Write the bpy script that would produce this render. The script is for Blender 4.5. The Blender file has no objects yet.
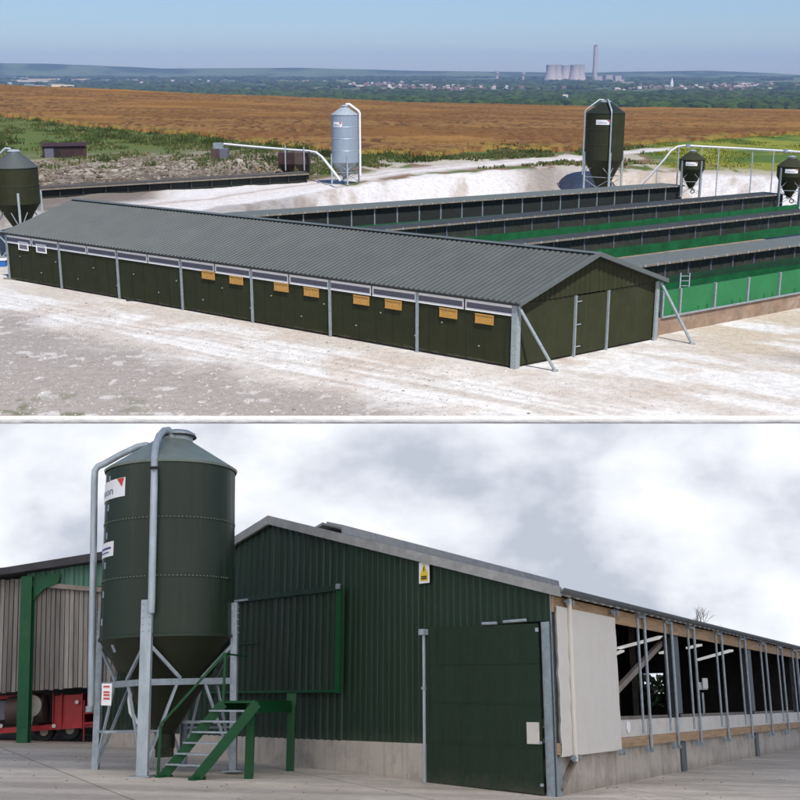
import bpy, bmesh, math, random
import numpy as np
from mathutils import Matrix, Vector
random.seed(7); RNG = np.random.default_rng(7)
scene = bpy.context.scene
COL = scene.collection
PI = math.pi

# ------------------------------------------------------------------ camera geometry
FPX, PROW = 1120.0, 370.0          # focal length (px of an 800 px picture), row of the optical axis
HU, HL = 72.0, 702.0               # horizon rows: plateau above, farmyard on the slope below
CH, EYE = 14.7, 1.68               # eye height over the plateau, over the farmyard
TH = math.atan((PROW-HU)/FPX); PH = math.atan((HL-PROW)/FPX)
def rx(a):
    c, s = math.cos(a), math.sin(a); return np.array([[1,0,0],[0,c,-s],[0,s,c]])
RW = rx(PI/2-TH); RL = rx(PI/2+PH)
UP = Matrix.Identity(4)                                     # plateau frame = world
LO = Matrix.Translation((0,0,CH)) @ Matrix([list(r)+[0] for r in (RW@RL.T)]+[[0,0,0,1]]) @ Matrix.Translation((0,0,-EYE))
def ray(R, x, y): return R @ np.array([x-400.0, -(y-PROW), -FPX])
def gu(x, y, z=0.0):
    d = ray(RW, x, y); t = (z-CH)/d[2]; return Vector((d[0]*t, d[1]*t, z))
def ud(x, y, dist):                                          # plateau point at ground distance dist
    d = ray(RW, x, y); t = dist/math.hypot(d[0], d[1]); return Vector((d[0]*t, d[1]*t, CH+d[2]*t))
def row_z(row, d): return CH - d*np.tan(np.arctan((row-PROW)/FPX)+TH)
def lp(x, y, z):                                             # slope frame point at height z
    d = ray(RL, x, y); t = (z-EYE)/d[2]; return Vector((d[0]*t, d[1]*t, z))
def ld(x, y, dist):
    d = ray(RL, x, y); t = dist/d[1]; return Vector((d[0]*t, dist, EYE+d[2]*t))
def unit(v):
    v = Vector((v[0], v[1], 0)); return v.normalized()
BO = lp(557, 797, 0.0)
BR = unit(ray(RL, 1025, HL)); BL = unit(ray(RL, -600, HL))   # barn long side, barn gable
NR = Vector((-BR.y, BR.x, 0))                                # into the barn from the long side
KY = 0.027
def zy(x, y): return KY*((x-BO.x)*NR.x+(y-BO.y)*NR.y)
def gl(x, y):                                                # farmyard ground point
    d = ray(RL, x, y)
    a = d[2]-KY*(d[0]*NR.x+d[1]*NR.y); b = -EYE+zy(0,0)
    t = b/a; return Vector((d[0]*t, d[1]*t, EYE+d[2]*t))
def wall(R, h, O, u, x, y):
    d = ray(R, x, y); n = np.array([u.y, -u.x]); o = np.array([O.x, O.y])
    t = (n@o)/(n@d[:2]); p = d*t; return ((p[0]-O.x)*u.x+(p[1]-O.y)*u.y, p[2]+h)
def wg(x, y): return wall(RL, EYE, BO, BL, x, y)
def wr(x, y): return wall(RL, EYE, BO, BR, x, y)

# ------------------------------------------------------------------ materials
def nodes(m): return m.node_tree.nodes, m.node_tree.links
def mat(name, col, rough=0.6, metal=0.0, var=0.12, scale=3.0, bump=0.0, bscale=40.0, col2=None, stretch=(1,1,1), spec=0.5, dirt=None, dscale=0.7, grime=0.0, splash=None, streak=None):
    m = bpy.data.materials.new(name); m.use_nodes = True; N, L = nodes(m)
    b = N['Principled BSDF']; b.inputs['Roughness'].default_value = rough; b.inputs['Metallic'].default_value = metal
    b.inputs['Specular IOR Level'].default_value = spec
    tc = N.new('ShaderNodeTexCoord'); mp = N.new('ShaderNodeMapping'); mp.inputs['Scale'].default_value = stretch
    L.new(tc.outputs['Object'], mp.inputs['Vector'])
    n1 = N.new('ShaderNodeTexNoise'); n1.inputs['Scale'].default_value = scale; n1.inputs['Detail'].default_value = 8; n1.inputs['Roughness'].default_value = .65
    L.new(mp.outputs[0], n1.inputs['Vector'])
    cr = N.new('ShaderNodeValToRGB'); e = cr.color_ramp.elements
    c2 = col2 or tuple(min(1, c*(1+var)) for c in col); c1 = tuple(c*(1-var) for c in col)
    e[0].position = .3; e[0].color = (*c1, 1); e[1].position = .7; e[1].color = (*c2, 1)
    L.new(n1.outputs['Fac'], cr.inputs[0]); out = cr.outputs[0]
    if dirt:
        n3 = N.new('ShaderNodeTexNoise'); n3.inputs['Scale'].default_value = dscale; n3.inputs['Detail'].default_value = 10; n3.inputs['Roughness'].default_value = .7
        L.new(mp.outputs[0], n3.inputs['Vector'])
        r3 = N.new('ShaderNodeValToRGB'); r3.color_ramp.elements[0].position = .5; r3.color_ramp.elements[1].position = .68
        r3.color_ramp.elements[1].color = (grime or .5,)*3+(1,)
        L.new(n3.outputs['Fac'], r3.inputs[0])
        mx = N.new('ShaderNodeMixRGB'); mx.inputs[2].default_value = (*dirt, 1)
        L.new(r3.outputs[0], mx.inputs[0]); L.new(out, mx.inputs[1]); out = mx.outputs[0]
    if streak:
        m5 = N.new('ShaderNodeMapping'); m5.inputs['Scale'].default_value = (5,5,.22); L.new(tc.outputs['Object'], m5.inputs['Vector'])
        n5 = N.new('ShaderNodeTexNoise'); n5.inputs['Scale'].default_value = 1.2; n5.inputs['Detail'].default_value = 7; n5.inputs['Roughness'].default_value = .7; L.new(m5.outputs[0], n5.inputs['Vector'])
        r5 = N.new('ShaderNodeMapRange'); r5.inputs['From Min'].default_value = .50; r5.inputs['From Max'].default_value = .74; r5.inputs['To Max'].default_value = .75; L.new(n5.outputs['Fac'], r5.inputs['Value'])
        x5 = N.new('ShaderNodeMixRGB'); x5.inputs[2].default_value = (*streak, 1); L.new(r5.outputs[0], x5.inputs[0]); L.new(out, x5.inputs[1]); out = x5.outputs[0]
        r6 = N.new('ShaderNodeMapRange'); r6.inputs['To Min'].default_value = rough-.1; r6.inputs['To Max'].default_value = min(1, rough+.25); r6.inputs['From Min'].default_value = .35; r6.inputs['From Max'].default_value = .65; L.new(n5.outputs['Fac'], r6.inputs['Value']); L.new(r6.outputs[0], b.inputs['Roughness'])
    if splash:
        sx = N.new('ShaderNodeSeparateXYZ'); L.new(tc.outputs['Object'], sx.inputs[0])
        n4 = N.new('ShaderNodeTexNoise'); n4.inputs['Scale'].default_value = 3; n4.inputs['Detail'].default_value = 9; n4.inputs['Roughness'].default_value = .75; L.new(tc.outputs['Object'], n4.inputs['Vector'])
        a4 = N.new('ShaderNodeMath'); a4.operation = 'MULTIPLY_ADD'; a4.inputs[1].default_value = splash[2]*2.2; L.new(n4.outputs['Fac'], a4.inputs[0]); a4.inputs[2].default_value = splash[1]-splash[2]*1.1
        s4 = N.new('ShaderNodeMath'); s4.operation = 'SUBTRACT'; L.new(a4.outputs[0], s4.inputs[0]); L.new(sx.outputs['Z'], s4.inputs[1])
        r4 = N.new('ShaderNodeMapRange'); r4.inputs['From Min'].default_value = 0; r4.inputs['From Max'].default_value = splash[2]; r4.inputs['To Max'].default_value = .7; L.new(s4.outputs[0], r4.inputs['Value'])
        x4 = N.new('ShaderNodeMixRGB'); x4.inputs[2].default_value = (*splash[0], 1); L.new(r4.outputs[0], x4.inputs[0]); L.new(out, x4.inputs[1]); out = x4.outputs[0]
    L.new(out, b.inputs['Base Color'])
    if bump:
        n2 = N.new('ShaderNodeTexNoise'); n2.inputs['Scale'].default_value = bscale; n2.inputs['Detail'].default_value = 6
        L.new(mp.outputs[0], n2.inputs['Vector'])
        bp = N.new('ShaderNodeBump'); bp.inputs['Strength'].default_value = bump; bp.inputs['Distance'].default_value = .02
        L.new(n2.outputs['Fac'], bp.inputs['Height']); L.new(bp.outputs[0], b.inputs['Normal'])
    return m
M = {}
M['olive'] = mat('olive_sheet', (.022,.026,.011), .6, var=.18, scale=1.3, spec=.18, streak=(.036,.040,.022), splash=((.20,.17,.14), .22, .35))
M['olive_gable'] = mat('olive_gable_sheet', (.026,.029,.012), .6, var=.16, scale=1.3, spec=.2, streak=(.040,.043,.024), dirt=(.06,.06,.04), dscale=.5, grime=.25)
M['roof_grey'] = mat('grey_roof_sheet', (.066,.076,.074), .55, var=.1, scale=.6, dirt=(.10,.11,.105), dscale=.2, grime=.4, spec=.3)
M['ridge'] = mat('ridge_sheet', (.09,.105,.105), .5, var=.08)
M['white'] = mat('white_paint', (.80,.80,.80), .5, var=.06, scale=4)
M['louvre'] = mat('grey_louvre', (.12,.12,.16), .5, var=.12, scale=6)
M['galv'] = mat('galvanised_steel', (.30,.345,.37), .45, .35, var=.22, scale=7, dirt=(.2,.22,.24), dscale=3, grime=.4)
M['galv_light'] = mat('bright_galvanised', (.37,.42,.45), .5, .3, var=.22, scale=5, stretch=(1,1,.3))
M['silver'] = mat('silver_silo_sheet', (.33,.39,.46), .5, .35, var=.12, scale=2, stretch=(4,4,.2))
M['ochre'] = mat('ochre_plywood', (.43,.235,.055), .7, var=.25, scale=5, stretch=(1,1,4))
M['pen_panel'] = mat('dark_pen_panel', (.028,.030,.022), .6, var=.35, scale=1.2, dirt=(.075,.07,.055), dscale=1.3, grime=.5)
M['pen_dark'] = mat('black_sheet', (.010,.012,.010), .8, var=.2)
M['green_fence'] = mat('green_plastic_panel', (.026,.165,.060), .6, spec=.25, var=.14, scale=.8, dirt=(.018,.16,.05), dscale=.5)
M['green_mesh'] = mat('green_netting', (.006,.085,.028), .75, var=.3, scale=.9, spec=.2, dirt=(.003,.035,.015), dscale=1.2)
M['pen_green_shade'] = mat('shade_green_panel', (.004,.040,.016), .7, var=.4, scale=2.2)  # green darkened to carry the shade inside the fence
M['rail_wood'] = mat('weathered_rail', (.20,.17,.135), .8, var=.3, scale=3)
M['base_wall'] = mat('stained_concrete_base', (.24,.165,.115), .85, var=.25, scale=1.5, dirt=(.42,.38,.33), dscale=.9, bump=.4, bscale=12)
M['pen_roof'] = mat('pen_roof_sheet', (.10,.115,.105), .7, var=.15, scale=2)
M['rust_shed'] = mat('maroon_sheet', (.035,.014,.014), .6, var=.4, scale=1.2, dirt=(.10,.04,.03), dscale=.6)
M['rust_tank'] = mat('rusty_tank', (.07,.045,.04), .7, var=.4, scale=1.2, dirt=(.13,.05,.03), dscale=.8)
M['tower'] = mat('cooling_tower_concrete', (.44,.37,.34), .9, var=.08, scale=.02)
M['far_brick'] = mat('house_brick', (.27,.18,.15), .9, var=.2)
M['far_roof'] = mat('house_roof', (.15,.10,.09), .9, var=.2)
M['far_white'] = mat('house_render', (.65,.62,.6), .9, var=.1)
M['blue'] = mat('blue_plastic', (.02,.12,.4), .5)
M['black'] = mat('black_rubber', (.012,.012,.013), .7)
M['red_mark'] = mat('red_sign_mark', (.55,.03,.02), .5, var=.05)
M['blue_ink'] = mat('blue_sign_ink', (.03,.06,.22), .5, var=.05)
M['grey_ink'] = mat('grey_sign_ink', (.10,.12,.19), .5, var=.05)
M['yellow'] = mat('yellow_sign', (.75,.55,.02), .5, var=.05)
M['chalk'] = mat('broken_chalk', (.76,.755,.75), .95, var=.05, scale=6, bump=.6, bscale=8)
# slope / farmyard
M['barn_green'] = mat('dark_green_cladding', (.0135,.031,.0165), .45, spec=.3, streak=(.018,.040,.028), splash=((.07,.075,.055), 1.05, .5), var=.14, scale=1.2, stretch=(1,1,.25), dirt=(.022,.046,.032), dscale=.8, grime=.5)
M['door_green'] = mat('dark_green_door', (.012,.027,.0125), .45, spec=.3, streak=(.016,.036,.024), splash=((.08,.075,.055), .35, .6), var=.12, scale=.9, dirt=(.018,.038,.025), dscale=.6, grime=.5)
M['silo_green'] = mat('silo_green_sheet', (.017,.030,.0175), .36, spec=.3, streak=(.030,.043,.030), var=.10, scale=.8, stretch=(1,1,.4))
M['hopper_green'] = mat('hopper_green', (.018,.022,.011), .45, spec=.3, var=.15, scale=1.2)
M['silo_roof'] = mat('silo_roof_grey', (.19,.225,.19), .5, .1, var=.15, scale=3)
M['steel_green'] = mat('bright_green_steel', (.003,.060,.016), .45, spec=.3, var=.2, scale=4, dirt=(.004,.05,.02), dscale=2)
M['post_green'] = mat('portal_green_steel', (.006,.085,.028), .5, spec=.3, var=.2, scale=2, dirt=(.03,.09,.05), dscale=1.5)
M['sage'] = mat('sage_cladding', (.07,.19,.13), .5, var=.15, scale=1, dirt=(.12,.22,.17), dscale=1)
M['fibre'] = mat('fibre_cement', (.31,.31,.295), .85, var=.2, scale=3, dirt=(.19,.19,.175), dscale=1.6, grime=.5, bump=.2)
M['dark_roof'] = mat('dark_roof_edge', (.05,.048,.05), .8, var=.25, scale=3)
M['concrete'] = mat('grey_concrete', (.46,.41,.345), .85, var=.12, scale=1.4, dirt=(.20,.185,.16), dscale=1.1, grime=.6, bump=.25, bscale=25, splash=((.22,.18,.13), .22, .3), streak=(.27,.24,.20))
M['timber'] = mat('planed_timber', (.38,.25,.14), .75, var=.3, scale=2, stretch=(1,1,9), dirt=(.15,.1,.06), dscale=1.2)
M['timber_grey'] = mat('weathered_timber', (.24,.205,.17), .85, var=.25, scale=3)
M['sill'] = mat('cream_board', (.60,.57,.51), .6, var=.06, scale=2, dirt=(.34,.32,.28), dscale=1.8, grime=.4)
M['tarp'] = mat('cream_curtain_fabric', (.64,.61,.55), .75, var=.06, scale=1, dirt=(.50,.46,.39), dscale=1.0, grime=.4)
M['post_dark'] = mat('weathered_steel_post', (.10,.115,.125), .55, .3, var=.25, scale=4)
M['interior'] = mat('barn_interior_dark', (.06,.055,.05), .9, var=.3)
M['floor_in'] = mat('barn_floor', (.22,.19,.15), .95, var=.3)
M['red'] = mat('red_machine_paint', (.36,.010,.012), .5, var=.25, scale=2, dirt=(.09,.012,.012), dscale=1.5)
M['cream'] = mat('cream_drum', (.42,.38,.32), .6)
M['leaf'] = mat('bush_leaves', (.045,.075,.025), .8, var=.4, scale=2)
M['bark'] = mat('bare_bark', (.09,.07,.06), .9, var=.2)
def plank_mat():
    m = mat('silvered_planks', (.26,.245,.225), .85, var=.25, scale=2.2, stretch=(3,3,.25), dirt=(.12,.105,.095), dscale=1.6, grime=.6)
    N, L = nodes(m); b = N['Principled BSDF']; src = b.inputs['Base Color'].links[0].from_socket
    oi = N.new('ShaderNodeAttribute'); oi.attribute_name = 'tone'
    mx = N.new('ShaderNodeMixRGB'); mx.blend_type = 'MULTIPLY'; mx.inputs[0].default_value = 1
    L.new(src, mx.inputs[1]); L.new(oi.outputs['Color'], mx.inputs[2]); L.new(mx.outputs[0], b.inputs['Base Color']); return m
M['plank'] = plank_mat()
M['lamp'] = mat('glowing_roof_light', (.8,.8,.8)); M['lamp'].node_tree.nodes['Principled BSDF'].inputs['Emission Color'].default_value = (1,1,.97,1); M['lamp'].node_tree.nodes['Principled BSDF'].inputs['Emission Strength'].default_value = .4  # translucent roof lights; daylight through them is put in as a weak glow

# ------------------------------------------------------------------ mesh builder
class MB:
    def __init__(s): s.v = []; s.f = []
    def add(s, vs, fs):
        o = len(s.v); s.v += [tuple(v) for v in vs]; s.f += [tuple(i+o for i in f) for f in fs]
    def ob(s, P, a, b, c):                                   # parallelepiped from a corner and three edges
        P, a, b, c = map(Vector, (P, a, b, c))
        s.add([P, P+a, P+a+b, P+b, P+c, P+a+c, P+a+b+c, P+b+c], [(0,3,2,1),(4,5,6,7),(0,1,5,4),(1,2,6,5),(2,3,7,6),(3,0,4,7)])
    def box(s, c, sz, u=None):                               # centre, size, horizontal x direction
        u = Vector(u or (1,0,0)); w = Vector((-u.y, u.x, 0)); z = Vector((0,0,1)); c = Vector(c)
        a, b, d = u*sz[0], w*sz[1], z*sz[2]; s.ob(c-a/2-b/2-d/2, a, b, d)
    def bar(s, p, q, w, h=None, upv=(0,0,1)):                # rectangular bar between two points
        p, q = Vector(p), Vector(q); h = h or w; d = (q-p).normalized(); upv = Vector(upv)
        if abs(d.dot(upv)) > .98: upv = Vector((0,1,0))
        a = d.cross(upv).normalized()*w; b = a.cross(d).normalized()*h
        s.ob(p-a/2-b/2, a, b, q-p)
    def tube(s, pts, r, n=10, cap=True, r1=None):
        pts = [Vector(p) for p in pts]; k = len(pts); vs = []; fs = []; ref = None
        for i, p in enumerate(pts):
            d = (pts[min(i+1,k-1)]-pts[max(i-1,0)]).normalized()
            if ref is None: ref = Vector((0,0,1)) if abs(d.z) < .9 else Vector((1,0,0))
            a = d.cross(ref).normalized(); b = a.cross(d).normalized(); ref = b
            rr = r if r1 is None else r+(r1-r)*i/(k-1)
            for j in range(n):
                t = 2*PI*j/n; vs.append(p+a*rr*math.cos(t)+b*rr*math.sin(t))
        for i in range(k-1):
            for j in range(n):
                fs.append((i*n+j, i*n+(j+1)%n, (i+1)*n+(j+1)%n, (i+1)*n+j))
        if cap: fs += [tuple(range(n))[::-1], tuple(range((k-1)*n, k*n))]
        s.add(vs, fs)
    def lathe(s, prof, n=32, c=(0,0,0)):
        c = Vector(c); vs = []; fs = []
        for (r, z) in prof:
            for j in range(n):
                t = 2*PI*j/n; vs.append(c+Vector((r*math.cos(t), r*math.sin(t), z)))
        for i in range(len(prof)-1):
            for j in range(n): fs.append((i*n+j, i*n+(j+1)%n, (i+1)*n+(j+1)%n, (i+1)*n+j))
        s.add(vs, fs)
    def prism(s, poly, vec):
        poly = [Vector(p) for p in poly]; vec = Vector(vec); n = len(poly)
        s.add(poly+[p+vec for p in poly], [tuple(range(n))[::-1], tuple(range(n, 2*n))]+[(i,(i+1)%n,n+(i+1)%n,n+i) for i in range(n)])
    def build(s, name, m, parent=None, smooth=False, frame=None, loc=(0,0,0)):
        me = bpy.data.meshes.new(name); me.from_pydata([tuple(v) for v in s.v], [], s.f)
        bm = bmesh.new(); bm.from_mesh(me); bmesh.ops.recalc_face_normals(bm, faces=bm.faces); bm.to_mesh(me); bm.free()
        if smooth:
            me.polygons.foreach_set('use_smooth', [True]*len(me.polygons)); me.set_sharp_from_angle(angle=math.radians(38))
        me.materials.append(M[m] if isinstance(m, str) else m)
        o = bpy.data.objects.new(name, me); COL.objects.link(o)
        if parent: o.parent = parent
        else: o.matrix_world = (frame or UP) @ Matrix.Translation(loc)
        return o
def tag(o, label=None, cat=None, group=None, kind=None):
    for k, v in (('label',label),('category',cat),('group',group),('kind',kind)):
        if v: o[k] = v
    return o
def thing(name, label, cat, frame, loc, group=None, rz=0):
    o = bpy.data.objects.new(name, None); COL.objects.link(o); o.empty_display_size = .3
    o.matrix_world = frame @ Matrix.Translation(loc) @ Matrix.Rotation(rz, 4, 'Z')
    return tag(o, label, cat, group)
def copy_tree(o, mw=None, parent=None):
    c = o.copy(); COL.objects.link(c)
    if parent: c.parent = parent
    if mw is not None: c.matrix_world = mw
    for ch in list(o.children): copy_tree(ch, None, c)
    return c
def text_flat(body, h):                                      # lettering as triangles in the xy plane
    cu = bpy.data.curves.new('lettering', 'FONT'); cu.body = body; cu.size = h; cu.resolution_u = 2
    o = bpy.data.objects.new('lettering_tmp', cu); COL.objects.link(o)
    dg = bpy.context.evaluated_depsgraph_get(); me = bpy.data.meshes.new_from_object(o.evaluated_get(dg))
    bm = bmesh.new(); bm.from_mesh(me); bmesh.ops.triangulate(bm, faces=bm.faces)
    vs = [Vector(v.co) for v in bm.verts]; fs = [[v.index for v in f.verts] for f in bm.faces]
    bm.free(); COL.objects.unlink(o); bpy.data.objects.remove(o); bpy.data.meshes.remove(me)
    return vs, fs
# numpy value noise
def vnoise(x, y, seed=0):
    xi = np.floor(x).astype(np.int64); yi = np.floor(y).astype(np.int64); xf = x-xi; yf = y-yi
    def h(a, b):
        n = (a*374761393+b*668265263+seed*1442695041) & 0xffffffff
        n = ((n ^ (n >> 13))*1274126177) & 0xffffffff; return ((n ^ (n >> 16)) & 0xffff)/65535.0
    u = xf*xf*(3-2*xf); v = yf*yf*(3-2*yf)
    return (h(xi,yi)*(1-u)+h(xi+1,yi)*u)*(1-v)+(h(xi,yi+1)*(1-u)+h(xi+1,yi+1)*u)*v
def fbm(x, y, o=4, seed=0):
    t = 0; a = .5
    for i in range(o): t = t+a*vnoise(x, y, seed+i); x = x*2.03+7.1; y = y*2.03+3.7; a *= .5
    return t/(1-.5**o)
def np_mesh(name, V, Fq, m, cols=None, smooth=True, kind='structure'):
    me = bpy.data.meshes.new(name); nv = len(V); nf, k = Fq.shape
    me.vertices.add(nv); me.vertices.foreach_set('co', V.astype(np.float32).ravel())
    me.loops.add(nf*k); me.loops.foreach_set('vertex_index', Fq.astype(np.int32).ravel())
    me.polygons.add(nf); me.polygons.foreach_set('loop_start', (np.arange(nf)*k).astype(np.int32))
    me.polygons.foreach_set('use_smooth', np.full(nf, smooth))
    me.update(calc_edges=True); me.validate()
    if cols is not None:
        a = me.color_attributes.new('tone', 'FLOAT_COLOR', 'POINT')
        a.data.foreach_set('color', np.hstack([cols, np.ones((nv,1))]).astype(np.float32).ravel())
    me.materials.append(m); o = bpy.data.objects.new(name, me); COL.objects.link(o); o['kind'] = kind; return o

# ================================================================== PLATEAU TERRAIN
A = lambda px: (px-400)/FPX                                   # horizontal bearing (x/y) of a column
def curve(pts, z):                                           # (column,row) layout points -> bearing, distance
    q = [gu(x, y, z) for x, y in pts]; q = sorted((p.x/p.y, p.y) for p in q)
    xs, ys = np.array([a for a, b in q]), np.array([b for a, b in q]); return lambda a: np.interp(a, xs, ys)
PZ = 3.0
hut_c = curve([(-100,206),(36,199),(306,181),(400,176)], PZ)
bank_top = curve([(-100,216),(60,213),(200,211),(300,196),(400,179),(480,171),(560,168),(650,172),(800,178),(950,182)], PZ)
crop_in = curve([(-100,119),(0,121),(100,130),(200,137),(300,149),(360,156),(440,158),(475,151),(575,152),(625,147),(675,141),(800,131),(950,125)], PZ)
EDGE = 560.0
edge_row = lambda a: np.interp(a, [A(-200),A(0),A(100),A(200),A(400),A(600),A(800),A(1000)], [81,85.5,90,94.5,103,108,111.5,113])
track_c = curve([(-100,214),(60,212),(200,202),(300,187),(400,172),(500,163),(580,158),(640,151),(700,146)], PZ)
far_d = np.array([560,700,1100,2400,4000,6000,8000,9500,11000,12500,13500,15000])
def far_rows(a):
    e = edge_row(a); top = np.interp(a, [A(0),A(90),A(170),A(300),A(420),A(560),A(640),A(700),A(760),A(800)], [62.5,64.5,68.5,67.5,70.5,72.5,71.5,70.5,73,76])
    return [e, e+7, e+16, 110+0*a, 99+0*a, 90+0*a, 84+0*a, 80.5+0*a, 78+0*a, 75.5+0*a, top, top+3]
def terrain(x, y):
    a = x/np.maximum(y, 1.0); bt = bank_top(a)
    t = np.clip((y-(bt-8))/8, 0, 1); t = t*t*(3-2*t); z = PZ*t
    z = z+t*.35*(fbm(x/3, y/3, 4, 5)-.5)+(1-t)*.03*(fbm(x/2, y/2, 3, 9)-.5)
    tt = t*(1-t)*4; z = z+tt*.8*(fbm(x/1.5, y/1.5, 4, 11)-.5)
    # spoil bank on the left, crop hill
    sp = np.exp(-((y-hut_c(a)-11)/6)**2)*np.clip((A(310)-a)/.05, 0, 1); z = z+sp*(1.3+1.9*(fbm(x/3, y/3, 5, 3)-.3))
    ez = row_z(edge_row(a), EDGE); k = np.clip((y-170)/(EDGE-170), 0, 1); k = k**1.3
    z = np.where(y > 170, z*(1-k)+ez*k, z)
    rows = far_rows(a); far = np.zeros_like(z)
    for i in range(len(far_d)-1):
        m_ = (y > far_d[i]) & (y <= far_d[i+1]); 
        if m_.any():
            u = (y-far_d[i])/(far_d[i+1]-far_d[i]); z0 = row_z(rows[i], far_d[i]); z1 = row_z(rows[i+1], far_d[i+1])
            far = np.where(m_, z0*(1-u)+z1*u, far)
    far = np.where(y > far_d[-1], row_z(rows[-1], far_d[-1]), far)
    z = np.where(y > EDGE, far+np.clip((y-2000)/3000, 0, 1)*10*(fbm(x/700, y/900, 3, 21)-.5), z)
    return z
def tz(p): return float(terrain(np.array([p[0]]), np.array([p[1]]))[0])
def on(x, y, d):                                             # a point of the terrain at bearing of column x and distance d
    X = A(x)/math.cos(0)*d; r = ray(RW, x, 150); X = r[0]/r[1]*d
    return Vector((X, d, tz((X, d))))
LC = lambda *c: np.array(c)
def soil_mat():
    m = bpy.data.materials.new('plateau_ground'); m.use_nodes = True; N, L = nodes(m); b = N['Principled BSDF']; b.inputs['Roughness'].default_value = .95; b.inputs['Specular IOR Level'].default_value = .15
    at = N.new('ShaderNodeAttribute'); at.attribute_name = 'tone'; tc = N.new('ShaderNodeTexCoord')
    n = N.new('ShaderNodeTexNoise'); n.inputs['Scale'].default_value = 2.2; n.inputs['Detail'].default_value = 12; n.inputs['Roughness'].default_value = .75; L.new(tc.outputs['Object'], n.inputs['Vector'])
    r = N.new('ShaderNodeMapRange'); r.inputs['From Min'].default_value = .3; r.inputs['From Max'].default_value = .7; r.inputs['To Min'].default_value = .76; r.inputs['To Max'].default_value = 1.22; L.new(n.outputs['Fac'], r.inputs['Value'])
    mx = N.new('ShaderNodeMixRGB'); mx.blend_type = 'MULTIPLY'; mx.inputs[0].default_value = 1; L.new(at.outputs['Color'], mx.inputs[1]); L.new(r.outputs[0], mx.inputs[2]); L.new(mx.outputs[0], b.inputs['Base Color'])
    n7 = N.new('ShaderNodeTexNoise'); n7.inputs['Scale'].default_value = 9; n7.inputs['Detail'].default_value = 8; n7.inputs['Roughness'].default_value = .8; L.new(tc.outputs['Object'], n7.inputs['Vector'])
    r7 = N.new('ShaderNodeMapRange'); r7.inputs['From Min'].default_value = .32; r7.inputs['From Max'].default_value = .68; r7.inputs['To Min'].default_value = .78; r7.inputs['To Max'].default_value = 1.2; L.new(n7.outputs['Fac'], r7.inputs['Value'])
    x7 = N.new('ShaderNodeMixRGB'); x7.blend_type = 'MULTIPLY'; x7.inputs[0].default_value = 1; L.new(mx.outputs[0], x7.inputs[1]); L.new(r7.outputs[0], x7.inputs[2]); L.new(x7.outputs[0], b.inputs['Base Color'])
    bp = N.new('ShaderNodeBump'); bp.inputs['Strength'].default_value = .7; bp.inputs['Distance'].default_value = .06
    n2 = N.new('ShaderNodeTexNoise'); n2.inputs['Scale'].default_value = 7; n2.inputs['Detail'].default_value = 8; L.new(tc.outputs['Object'], n2.inputs['Vector']); L.new(n2.outputs['Fac'], bp.inputs['Height']); L.new(bp.outputs[0], b.inputs['Normal'])
    return m
SOIL = soil_mat()
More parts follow.
